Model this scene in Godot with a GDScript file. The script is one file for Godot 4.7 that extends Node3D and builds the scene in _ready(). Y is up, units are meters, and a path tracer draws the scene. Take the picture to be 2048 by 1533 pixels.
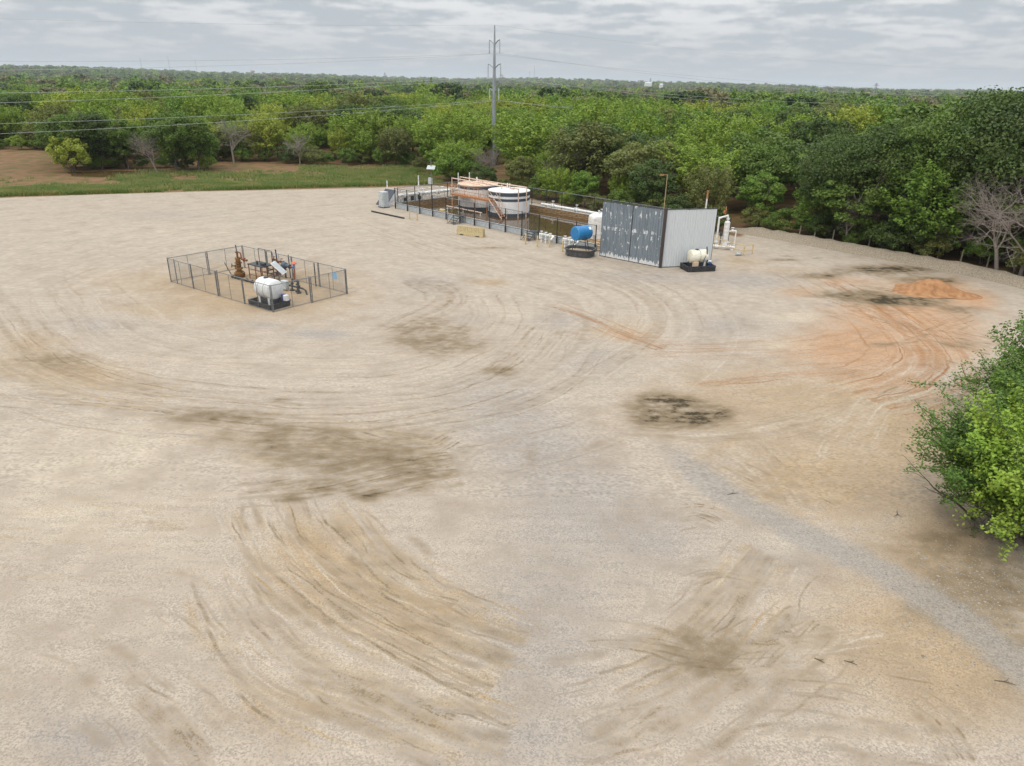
extends Node3D
# A gravel well pad seen from the air: fenced wellheads, a tank battery, a metal windbreak and woodland to the horizon.
const H := 14.0
const F := 1400.0
const PITCH := 23.15
const ROLL := 1.2
const Q := 1.0            # resolution of the computed textures
var M := {}
var names := {}
var rng := RandomNumberGenerator.new()
const O := Vector3(-14.39, 0, -85.18)           # front left corner of the tank battery
const E1 := Vector3(0.7123, 0, 0.7019)
const E2 := Vector3(0.7019, 0, -0.7123)
const TURN := -0.7780                            # turn of things that stand along the battery's front

# ---------- where things stand ----------
func ray(x: float, y: float) -> Vector3:
	var u := (x - 1024.0) / F
	var v := (766.5 - y) / F
	var r := deg_to_rad(ROLL)
	var p := deg_to_rad(PITCH)
	var a := u * cos(r) - v * sin(r)
	var b := u * sin(r) + v * cos(r)
	return Vector3(a, b * cos(p) - sin(p), -(b * sin(p) + cos(p)))

func gp(x: float, y: float, h := 0.0) -> Vector3:
	var d := ray(x, y)
	return Vector3(0, H, 0) + d * ((h - H) / d.y)

func at_dist(x: float, y: float, dist: float) -> Vector3:
	var d := ray(x, y)
	return Vector3(0, H, 0) + d * (dist / Vector2(d.x, d.z).length())

func bt(s: float, t: float, y := 0.0) -> Vector3:
	return O + E1 * s + E2 * t + Vector3(0, y, 0)

# ---------- mesh building ----------
class MB:
	var v := PackedVector3Array()
	var n := PackedVector3Array()
	var uv := PackedVector2Array()
	var c := PackedColorArray()
	func tri(a: Vector3, b: Vector3, d: Vector3) -> void:
		var k := (d - a).cross(b - a).normalized()
		v.append_array([a, b, d]); n.append_array([k, k, k])
	func quad(a: Vector3, b: Vector3, d: Vector3, e: Vector3) -> void:
		tri(a, b, d); tri(a, d, e)
	func quadn(a: Vector3, b: Vector3, d: Vector3, e: Vector3, na: Vector3, nb: Vector3, nd: Vector3, ne: Vector3) -> void:
		v.append_array([a, b, d, a, d, e]); n.append_array([na, nb, nd, na, nd, ne])
	func box(o: Vector3, s: Vector3, b := Basis()) -> void:
		var h := s * 0.5
		var p := []
		for k in 8:
			p.append(o + b * Vector3(h.x if k & 1 else -h.x, h.y if k & 2 else -h.y, h.z if k & 4 else -h.z))
		for f in [[0, 2, 3, 1], [4, 5, 7, 6], [0, 4, 6, 2], [1, 3, 7, 5], [2, 6, 7, 3], [0, 1, 5, 4]]:
			quad(p[f[0]], p[f[1]], p[f[2]], p[f[3]])
	func bev(o: Vector3, s: Vector3, r: float, b := Basis()) -> void:   # a box with chamfered vertical edges and top
		var h := s * 0.5
		var ring := func(y: float, k: float) -> Array:
			var x := h.x - k
			var z := h.z - k
			var q := []
			for e in [[-x + r, -z], [x - r, -z], [x, -z + r], [x, z - r], [x - r, z], [-x + r, z], [-x, z - r], [-x, -z + r]]:
				q.append(o + b * Vector3(e[0], y, e[1]))
			return q
		var a: Array = ring.call(-h.y, 0.0)
		var d: Array = ring.call(h.y - r, 0.0)
		var e: Array = ring.call(h.y, r * 0.7)
		for k in 8:
			var m := (k + 1) % 8
			quad(a[k], d[k], d[m], a[m]); quad(d[k], e[k], e[m], d[m])
		for k in range(1, 7):
			tri(e[0], e[k + 1], e[k]); tri(a[0], a[k], a[k + 1])
	func tube(p0: Vector3, p1: Vector3, r0: float, r1 := -1.0, seg := 8, caps := true) -> void:
		if r1 < 0.0: r1 = r0
		var d := (p1 - p0).normalized()
		var x := d.cross(Vector3(0.31, 0.9, 0.2) if absf(d.y) < 0.9 else Vector3(1, 0.1, 0)).normalized()
		var y := d.cross(x)
		for k in seg:
			var a := TAU * k / seg
			var e := TAU * (k + 1) / seg
			var na := x * cos(a) + y * sin(a)
			var nb := x * cos(e) + y * sin(e)
			quadn(p0 + na * r0, p1 + na * r1, p1 + nb * r1, p0 + nb * r0, na, na, nb, nb)
			if caps:
				tri(p0, p0 + nb * r0, p0 + na * r0)
				tri(p1, p1 + na * r1, p1 + nb * r1)
	func path(pts: Array, r: float, seg := 8) -> void:
		for k in pts.size() - 1:
			tube(pts[k], pts[k + 1], r, r, seg, k == 0 or k == pts.size() - 2)
			if k > 0: ball(pts[k], Vector3.ONE * r * 1.03, seg, 4)
	func ball(o: Vector3, s: Vector3, seg := 12, rows := 6) -> void:
		for j in rows:
			var a := PI * j / rows - PI / 2
			var b := PI * (j + 1) / rows - PI / 2
			for k in seg:
				var e := TAU * k / seg
				var f := TAU * (k + 1) / seg
				var q := [Vector3(cos(a) * cos(e), sin(a), cos(a) * sin(e)), Vector3(cos(b) * cos(e), sin(b), cos(b) * sin(e)), Vector3(cos(b) * cos(f), sin(b), cos(b) * sin(f)), Vector3(cos(a) * cos(f), sin(a), cos(a) * sin(f))]
				quadn(o + q[0] * s, o + q[3] * s, o + q[2] * s, o + q[1] * s, q[0], q[3], q[2], q[1])
	func lathe(profile: Array, seg := 24, x := Transform3D()) -> void:   # profile of Vector2(radius, height), turned about the local y axis
		for j in profile.size() - 1:
			var p: Vector2 = profile[j]
			var q: Vector2 = profile[j + 1]
			var m := Vector2(q.y - p.y, -(q.x - p.x)).normalized()
			for k in seg:
				var a := TAU * k / seg
				var b := TAU * (k + 1) / seg
				var ca := Vector3(cos(a), 0, sin(a))
				var cb := Vector3(cos(b), 0, sin(b))
				var up := Vector3(0, 1, 0)
				var na := x.basis * (ca * m.x + up * m.y)
				var nb := x.basis * (cb * m.x + up * m.y)
				quadn(x * (ca * p.x + up * p.y), x * (cb * p.x + up * p.y), x * (cb * q.x + up * q.y), x * (ca * q.x + up * q.y), na, nb, nb, na)
	func flange(o: Vector3, d: Vector3, r: float, w := 0.05) -> void:
		tube(o - d.normalized() * w * 0.5, o + d.normalized() * w * 0.5, r, r, 12)
	func wheel(o: Vector3, axis: Vector3, r: float, w := 0.02) -> void:   # a valve handwheel
		var z := axis.normalized()
		var x := z.cross(Vector3(0.3, 0.8, 0.1)).normalized()
		var y := z.cross(x)
		for k in 12:
			var a := TAU * k / 12
			var b := TAU * (k + 1) / 12
			tube(o + (x * cos(a) + y * sin(a)) * r, o + (x * cos(b) + y * sin(b)) * r, w, w, 5, false)
		for k in 2:
			var e := x if k else y
			tube(o - e * r, o + e * r, w * 0.7, w * 0.7, 4, false)
	func mesh() -> ArrayMesh:
		var a := []
		a.resize(Mesh.ARRAY_MAX)
		a[Mesh.ARRAY_VERTEX] = v
		a[Mesh.ARRAY_NORMAL] = n
		if uv.size() == v.size(): a[Mesh.ARRAY_TEX_UV] = uv
		if c.size() == v.size(): a[Mesh.ARRAY_COLOR] = c
		var m := ArrayMesh.new()
		m.add_surface_from_arrays(Mesh.PRIMITIVE_TRIANGLES, a)
		return m

# ---------- things and parts ----------
func numbered(called: String) -> String:
	var k: int = names.get(called, 0)
	names[called] = k + 1
	return called if k == 0 else "%s_%03d" % [called, k]

func tag(o: Node, label: String, category: String, group := "", kind := "") -> void:
	if label: o.set_meta("label", label)
	if category: o.set_meta("category", category)
	if group: o.set_meta("group", group)
	if kind: o.set_meta("kind", kind)

func thing(called: String, label: String, category: String, p := Vector3.ZERO, turn := 0.0, group := "") -> Node3D:
	var o := Node3D.new()
	o.name = numbered(called)
	add_child(o)
	o.position = p
	o.rotation.y = turn
	tag(o, label, category, group)
	return o

func part(called: String, mb, m: Material, parent: Node, label := "") -> MeshInstance3D:
	var o := MeshInstance3D.new()
	o.name = called
	o.mesh = mb if mb is Mesh else mb.mesh()
	o.material_override = m
	parent.add_child(o, true)
	if label: o.set_meta("label", label)
	return o

func solo(called: String, mb, m: Material, label: String, category: String, p := Vector3.ZERO, turn := 0.0, group := "") -> MeshInstance3D:
	var o := part(numbered(called), mb, m, self)
	o.position = p
	o.rotation.y = turn
	tag(o, label, category, group)
	return o

func structure(called: String, mesh: Mesh, m: Material) -> MeshInstance3D:
	var o := part(called, mesh, m, self)
	o.set_meta("kind", "structure")
	return o

func copy(o: Node3D, p: Vector3, turn := 0.0, label := "") -> Node3D:
	var base: String = o.name
	if base.length() > 4 and base[-4] == "_" and base.right(3).is_valid_int(): base = base.left(-4)
	var r: Node3D = o.duplicate()
	r.name = numbered(base)
	add_child(r)
	r.position = p
	r.rotation.y = turn
	if label: r.set_meta("label", label)
	return r

# ---------- materials ----------
func plain(r: float, g: float, b: float, rough := 0.7, metal := 0.0) -> StandardMaterial3D:   # a linear base colour
	var m := StandardMaterial3D.new()
	m.albedo_color = Color(r, g, b).linear_to_srgb()
	m.roughness = rough
	m.metallic = metal
	return m

func noise_image(w: int, h: int, freq: float, sd: int, oct := 4, kind := FastNoiseLite.TYPE_SIMPLEX_SMOOTH) -> Image:
	var f := FastNoiseLite.new()
	f.seed = sd
	f.noise_type = kind
	f.frequency = freq
	f.fractal_octaves = oct
	return f.get_seamless_image(w, h)

func patchy(stops: Array, freq: float, sd: int, scale: Vector3, rough := 0.7, metal := 0.0, oct := 5) -> StandardMaterial3D:   # stops: [offset, linear colour]
	var im := noise_image(256, 256, freq, sd, oct)
	im.convert(Image.FORMAT_L8)
	var src := im.get_data()
	var lut := []
	for k in 256:
		var t := k / 255.0
		var c: Color = stops[0][1]
		for j in stops.size() - 1:
			if t >= stops[j][0]:
				c = stops[j][1].lerp(stops[j + 1][1], clampf((t - stops[j][0]) / (stops[j + 1][0] - stops[j][0]), 0, 1))
		lut.append(c.linear_to_srgb())
	var out := PackedByteArray()
	out.resize(src.size() * 3)
	for k in src.size():
		var c: Color = lut[src[k]]
		out[k * 3] = c.r8; out[k * 3 + 1] = c.g8; out[k * 3 + 2] = c.b8
	var m := StandardMaterial3D.new()
	m.albedo_texture = ImageTexture.create_from_image(Image.create_from_data(256, 256, false, Image.FORMAT_RGB8, out))
	m.uv1_triplanar = true
	m.uv1_scale = scale
	m.roughness = rough
	m.metallic = metal
	return m

func leafy(r: float, g: float, b: float) -> StandardMaterial3D:
	var m := StandardMaterial3D.new()
	m.albedo_color = Color(r, g, b).linear_to_srgb()
	m.vertex_color_use_as_albedo = true
	m.roughness = 0.65
	m.backlight_enabled = true
	m.backlight = Color(0.72, 0.80, 0.45)
	return m

func make_materials() -> void:
	M.galv = patchy([[0.2, Color(0.15, 0.16, 0.17)], [0.8, Color(0.25, 0.26, 0.27)]], 0.02, 1, Vector3.ONE * 0.9, 0.45, 0.55)
	M.wire = plain(0.20, 0.21, 0.22, 0.5, 0.3)
	M.black = patchy([[0.2, Color(0.012, 0.012, 0.013)], [0.8, Color(0.03, 0.029, 0.028)]], 0.03, 2, Vector3.ONE, 0.6)
	M.poly_black = patchy([[0.3, Color(0.016, 0.017, 0.02)], [0.75, Color(0.04, 0.042, 0.046)]], 0.02, 3, Vector3.ONE * 0.8, 0.55)
	M.tub = patchy([[0.3, Color(0.05, 0.052, 0.055)], [0.75, Color(0.085, 0.086, 0.088)]], 0.02, 33, Vector3.ONE * 0.8, 0.6)
	M.white = patchy([[0.25, Color(0.50, 0.49, 0.47)], [0.55, Color(0.68, 0.68, 0.67)], [0.9, Color(0.74, 0.74, 0.73)]], 0.015, 4, Vector3.ONE * 0.6, 0.45)
	M.tank_white = patchy([[0.2, Color(0.62, 0.625, 0.63)], [0.8, Color(0.70, 0.70, 0.70)]], 0.02, 54, Vector3(0.9, 0.15, 0.9), 0.45)
	M.poly_white = patchy([[0.2, Color(0.60, 0.61, 0.61)], [0.8, Color(0.74, 0.75, 0.75)]], 0.01, 5, Vector3.ONE * 0.7, 0.4)
	M.poly_cream = patchy([[0.2, Color(0.56, 0.52, 0.40)], [0.8, Color(0.70, 0.69, 0.60)]], 0.012, 6, Vector3(0.5, 1.2, 0.5), 0.4)
	M.rust = patchy([[0.2, Color(0.16, 0.06, 0.025)], [0.5, Color(0.34, 0.13, 0.045)], [0.66, Color(0.46, 0.20, 0.07)], [0.85, Color(0.55, 0.42, 0.30)]], 0.03, 7, Vector3.ONE * 1.1, 0.8)
	M.rusty_white = patchy([[0.25, Color(0.36, 0.14, 0.05)], [0.42, Color(0.50, 0.28, 0.14)], [0.52, Color(0.64, 0.58, 0.52)], [0.9, Color(0.72, 0.70, 0.68)]], 0.03, 8, Vector3.ONE, 0.6)
	M.roof_rust = patchy([[0.2, Color(0.42, 0.22, 0.11)], [0.5, Color(0.60, 0.40, 0.27)], [0.8, Color(0.66, 0.56, 0.47)]], 0.02, 9, Vector3.ONE * 0.45, 0.7)
	M.red_rust = patchy([[0.2, Color(0.08, 0.03, 0.02)], [0.6, Color(0.22, 0.07, 0.035)], [0.8, Color(0.34, 0.12, 0.06)]], 0.03, 10, Vector3.ONE * 1.5, 0.8)
	M.gold = patchy([[0.2, Color(0.06, 0.03, 0.012)], [0.6, Color(0.19, 0.09, 0.022)], [0.85, Color(0.28, 0.15, 0.04)]], 0.03, 11, Vector3.ONE * 1.5, 0.7)
	M.orange = plain(0.62, 0.13, 0.05, 0.6)
	M.dark_steel = patchy([[0.2, Color(0.025, 0.028, 0.03)], [0.8, Color(0.075, 0.08, 0.085)]], 0.03, 12, Vector3.ONE, 0.55, 0.3)
	M.steel_blue = patchy([[0.2, Color(0.05, 0.07, 0.10)], [0.8, Color(0.10, 0.14, 0.18)]], 0.03, 13, Vector3.ONE, 0.5, 0.2)
	M.grey_paint = patchy([[0.2, Color(0.34, 0.37, 0.38)], [0.8, Color(0.46, 0.49, 0.50)]], 0.02, 14, Vector3.ONE * 0.6, 0.5)
	M.navy = patchy([[0.2, Color(0.03, 0.045, 0.06)], [0.8, Color(0.06, 0.08, 0.10)]], 0.03, 15, Vector3.ONE * 0.8, 0.6)
	M.blue = patchy([[0.2, Color(0.01, 0.13, 0.33)], [0.8, Color(0.02, 0.19, 0.43)]], 0.01, 16, Vector3.ONE * 0.8, 0.42)
	M.deep_blue = plain(0.015, 0.04, 0.16, 0.5)
	M.pale_blue = plain(0.20, 0.40, 0.62, 0.5)
	M.yellow = patchy([[0.25, Color(0.38, 0.27, 0.13)], [0.5, Color(0.55, 0.41, 0.19)], [0.9, Color(0.60, 0.48, 0.26)]], 0.03, 17, Vector3.ONE, 0.6)
	M.barrier = patchy([[0.22, Color(0.19, 0.15, 0.09)], [0.42, Color(0.38, 0.29, 0.14)], [0.6, Color(0.45, 0.36, 0.18)], [0.8, Color(0.46, 0.41, 0.30)]], 0.03, 18, Vector3(0.8, 1.4, 0.8), 0.85)
	M.liner = patchy([[0.2, Color(0.10, 0.06, 0.025)], [0.5, Color(0.24, 0.15, 0.07)], [0.8, Color(0.33, 0.24, 0.14)]], 0.02, 19, Vector3(0.3, 1.2, 0.3), 0.75)
	M.sheet = patchy([[0.2, Color(0.38, 0.42, 0.45)], [0.8, Color(0.50, 0.54, 0.56)]], 0.02, 20, Vector3.ONE * 0.5, 0.45, 0.2)
	M.white_sheet = patchy([[0.2, Color(0.50, 0.53, 0.555)], [0.8, Color(0.545, 0.575, 0.595)]], 0.02, 21, Vector3(1.4, 0.12, 1.4), 0.5)
	M.bark = patchy([[0.2, Color(0.06, 0.05, 0.04)], [0.8, Color(0.16, 0.13, 0.10)]], 0.04, 22, Vector3(2, 0.6, 2), 0.95)
	M.dead = patchy([[0.2, Color(0.15, 0.12, 0.10)], [0.8, Color(0.34, 0.30, 0.27)]], 0.04, 23, Vector3(2, 0.6, 2), 0.95)
	M.post_wood = patchy([[0.2, Color(0.13, 0.11, 0.08)], [0.8, Color(0.30, 0.27, 0.22)]], 0.04, 24, Vector3(3, 0.6, 3), 0.95)
	M.plank = patchy([[0.2, Color(0.30, 0.20, 0.10)], [0.8, Color(0.46, 0.34, 0.20)]], 0.03, 25, Vector3(1, 1, 1), 0.9)
	M.card = plain(0.50, 0.38, 0.27, 0.85)
	M.solar = plain(0.02, 0.024, 0.04, 0.15)
	M.pole = patchy([[0.2, Color(0.25, 0.27, 0.29)], [0.8, Color(0.33, 0.35, 0.37)]], 0.02, 26, Vector3(0.4, 0.1, 0.4), 0.5, 0.4)
	M.cable = plain(0.42, 0.43, 0.44, 0.5, 0.2)
	M.glass_ins = plain(0.55, 0.55, 0.50, 0.3)
	M.clay = patchy([[0.2, Color(0.20, 0.095, 0.04)], [0.5, Color(0.30, 0.145, 0.06)], [0.8, Color(0.35, 0.195, 0.095)]], 0.02, 27, Vector3.ONE * 0.3, 0.95)
	M.berm = patchy([[0.2, Color(0.14, 0.11, 0.075)], [0.5, Color(0.25, 0.205, 0.15)], [0.8, Color(0.33, 0.29, 0.23)]], 0.05, 28, Vector3.ONE * 0.5, 0.95)
	M.litter = patchy([[0.2, Color(0.03, 0.035, 0.012)], [0.5, Color(0.06, 0.065, 0.022)], [0.8, Color(0.085, 0.09, 0.035)]], 0.03, 29, Vector3.ONE * 0.02, 0.95)
	M.litter.uv1_world_triplanar = true
	M.stone = patchy([[0.2, Color(0.26, 0.22, 0.17)], [0.8, Color(0.48, 0.44, 0.38)]], 0.05, 30, Vector3.ONE * 2, 0.9)
	M.stone.vertex_color_use_as_albedo = true
	M.sand = patchy([[0.2, Color(0.40, 0.29, 0.19)], [0.8, Color(0.52, 0.40, 0.28)]], 0.05, 31, Vector3.ONE, 0.95)
	M.water = plain(0.085, 0.05, 0.022, 0.06)
	M.water.metallic_specular = 0.6
	M.pond = plain(0.12, 0.075, 0.035, 0.08)
	M.house = plain(0.6, 0.6, 0.58, 0.8)

# ---------- the pad: colours of gravel, caliche, clay and damp stains laid out where they lie on the ground ----------
# soft patches: photo position, half width, half height, strength
const WARM := [[1500, 800, 330, 120, 0.5], [1850, 880, 200, 130, 0.6], [520, 575, 250, 70, 0.85], [60, 690, 130, 60, 0.5], [170, 745, 170, 45, 0.6], [1240, 660, 110, 30, 0.55], [620, 1120, 170, 130, 0.6], [820, 1240, 210, 120, 0.5], [1760, 1260, 260, 170, 0.55], [1650, 960, 260, 120, 0.6], [1930, 1320, 200, 170, 0.7], [1900, 1100, 170, 110, 0.7], [1560, 545, 120, 25, 0.4], [980, 565, 60, 10, 0.6], [300, 620, 120, 22, 0.3], [1480, 520, 60, 18, 0.4], [1720, 800, 200, 60, 0.4], [260, 560, 200, 40, 0.3], [560, 1420, 240, 90, 0.3]]
const GREY := [[1080, 900, 170, 110, 0.6], [1170, 1000, 190, 110, 0.6], [1300, 1080, 180, 100, 0.55], [1090, 1150, 190, 150, 0.55], [1080, 1300, 190, 160, 0.5], [1060, 1480, 220, 120, 0.5], [1560, 1120, 120, 60, 0.5], [1000, 840, 140, 70, 0.5], [180, 650, 160, 30, 0.5], [640, 668, 90, 13, 0.8], [520, 650, 90, 12, 0.5], [1250, 555, 170, 22, 0.7], [1500, 560, 160, 28, 0.6], [980, 780, 140, 60, 0.6], [1180, 720, 120, 60, 0.5], [1120, 640, 110, 30, 0.5], [860, 560, 110, 40, 0.5], [170, 1480, 170, 70, 0.7], [90, 1400, 90, 60, 0.3], [330, 430, 160, 14, 0.4], [1450, 650, 130, 40, 0.5], [1480, 1050, 60, 40, 0.3], [940, 640, 60, 14, 0.5]]
const DAMP := [[600, 870, 250, 34, 0.42], [720, 915, 210, 60, 0.42], [650, 980, 130, 26, 0.42], [845, 945, 70, 50, 0.45], [560, 905, 150, 40, 0.28], [430, 835, 170, 24, 0.5], [740, 992, 44, 14, 0.55], [570, 998, 50, 10, 0.5], [1345, 815, 100, 34, 0.75], [1312, 800, 44, 15, 1.0], [1375, 806, 30, 12, 0.9], [1430, 828, 40, 14, 0.6], [1400, 835, 75, 30, 0.75], [1290, 832, 60, 26, 0.6], [860, 655, 120, 30, 0.42], [880, 690, 150, 30, 0.45], [1000, 742, 55, 13, 0.6], [1062, 920, 26, 40, 0.3], [1425, 1280, 110, 50, 0.45], [1390, 1330, 130, 55, 0.42], [110, 722, 120, 30, 0.38], [1960, 1170, 170, 110, 0.5], [1850, 1100, 120, 60, 0.3], [2020, 1300, 120, 120, 0.45], [1850, 1230, 120, 60, 0.3], [1780, 540, 130, 13, 0.95], [1640, 552, 60, 7, 0.8], [1860, 562, 90, 12, 0.8], [1790, 600, 110, 13, 0.95], [1690, 588, 90, 10, 0.75], [1840, 606, 50, 8, 0.8], [980, 497, 80, 5, 0.4], [1905, 1075, 60, 30, 0.35], [1930, 620, 60, 10, 0.6], [1760, 690, 40, 8, 0.6], [1920, 690, 50, 14, 0.45], [560, 800, 40, 6, 0.6], [1570, 520, 40, 4, 0.7], [1000, 1320, 60, 20, 0.3]]
const ORANGE := [[1760, 765, 130, 34, 0.5], [1810, 640, 200, 66, 0.9], [1862, 573, 100, 24, 1.0], [1710, 700, 170, 52, 0.8], [1890, 700, 100, 40, 0.55], [1690, 562, 100, 16, 0.5], [1540, 748, 160, 12, 0.25], [1600, 585, 80, 16, 0.45], [1255, 672, 80, 16, 0.4], [1950, 600, 60, 22, 0.7], [1030, 480, 60, 4, 0.2]]
const PALE := [[200, 900, 300, 110, 0.72], [130, 1040, 240, 110, 0.55], [620, 720, 380, 60, 0.35], [380, 1080, 140, 80, 0.35], [355, 720, 30, 9, 0.95], [445, 722, 28, 6, 0.8], [560, 823, 34, 7, 0.9], [622, 826, 22, 5, 0.7], [1590, 632, 80, 16, 0.95], [1570, 690, 80, 16, 0.9], [1020, 625, 70, 20, 0.5], [350, 470, 420, 40, 0.35], [1850, 648, 110, 13, 0.9], [550, 925, 50, 14, 0.6], [1570, 1100, 70, 40, 0.4], [440, 1250, 80, 110, 0.35], [1120, 1130, 220, 60, 0.3], [700, 440, 60, 20, 0.4], [880, 540, 120, 20, 0.4], [30, 770, 50, 10, 0.6]]
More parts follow.
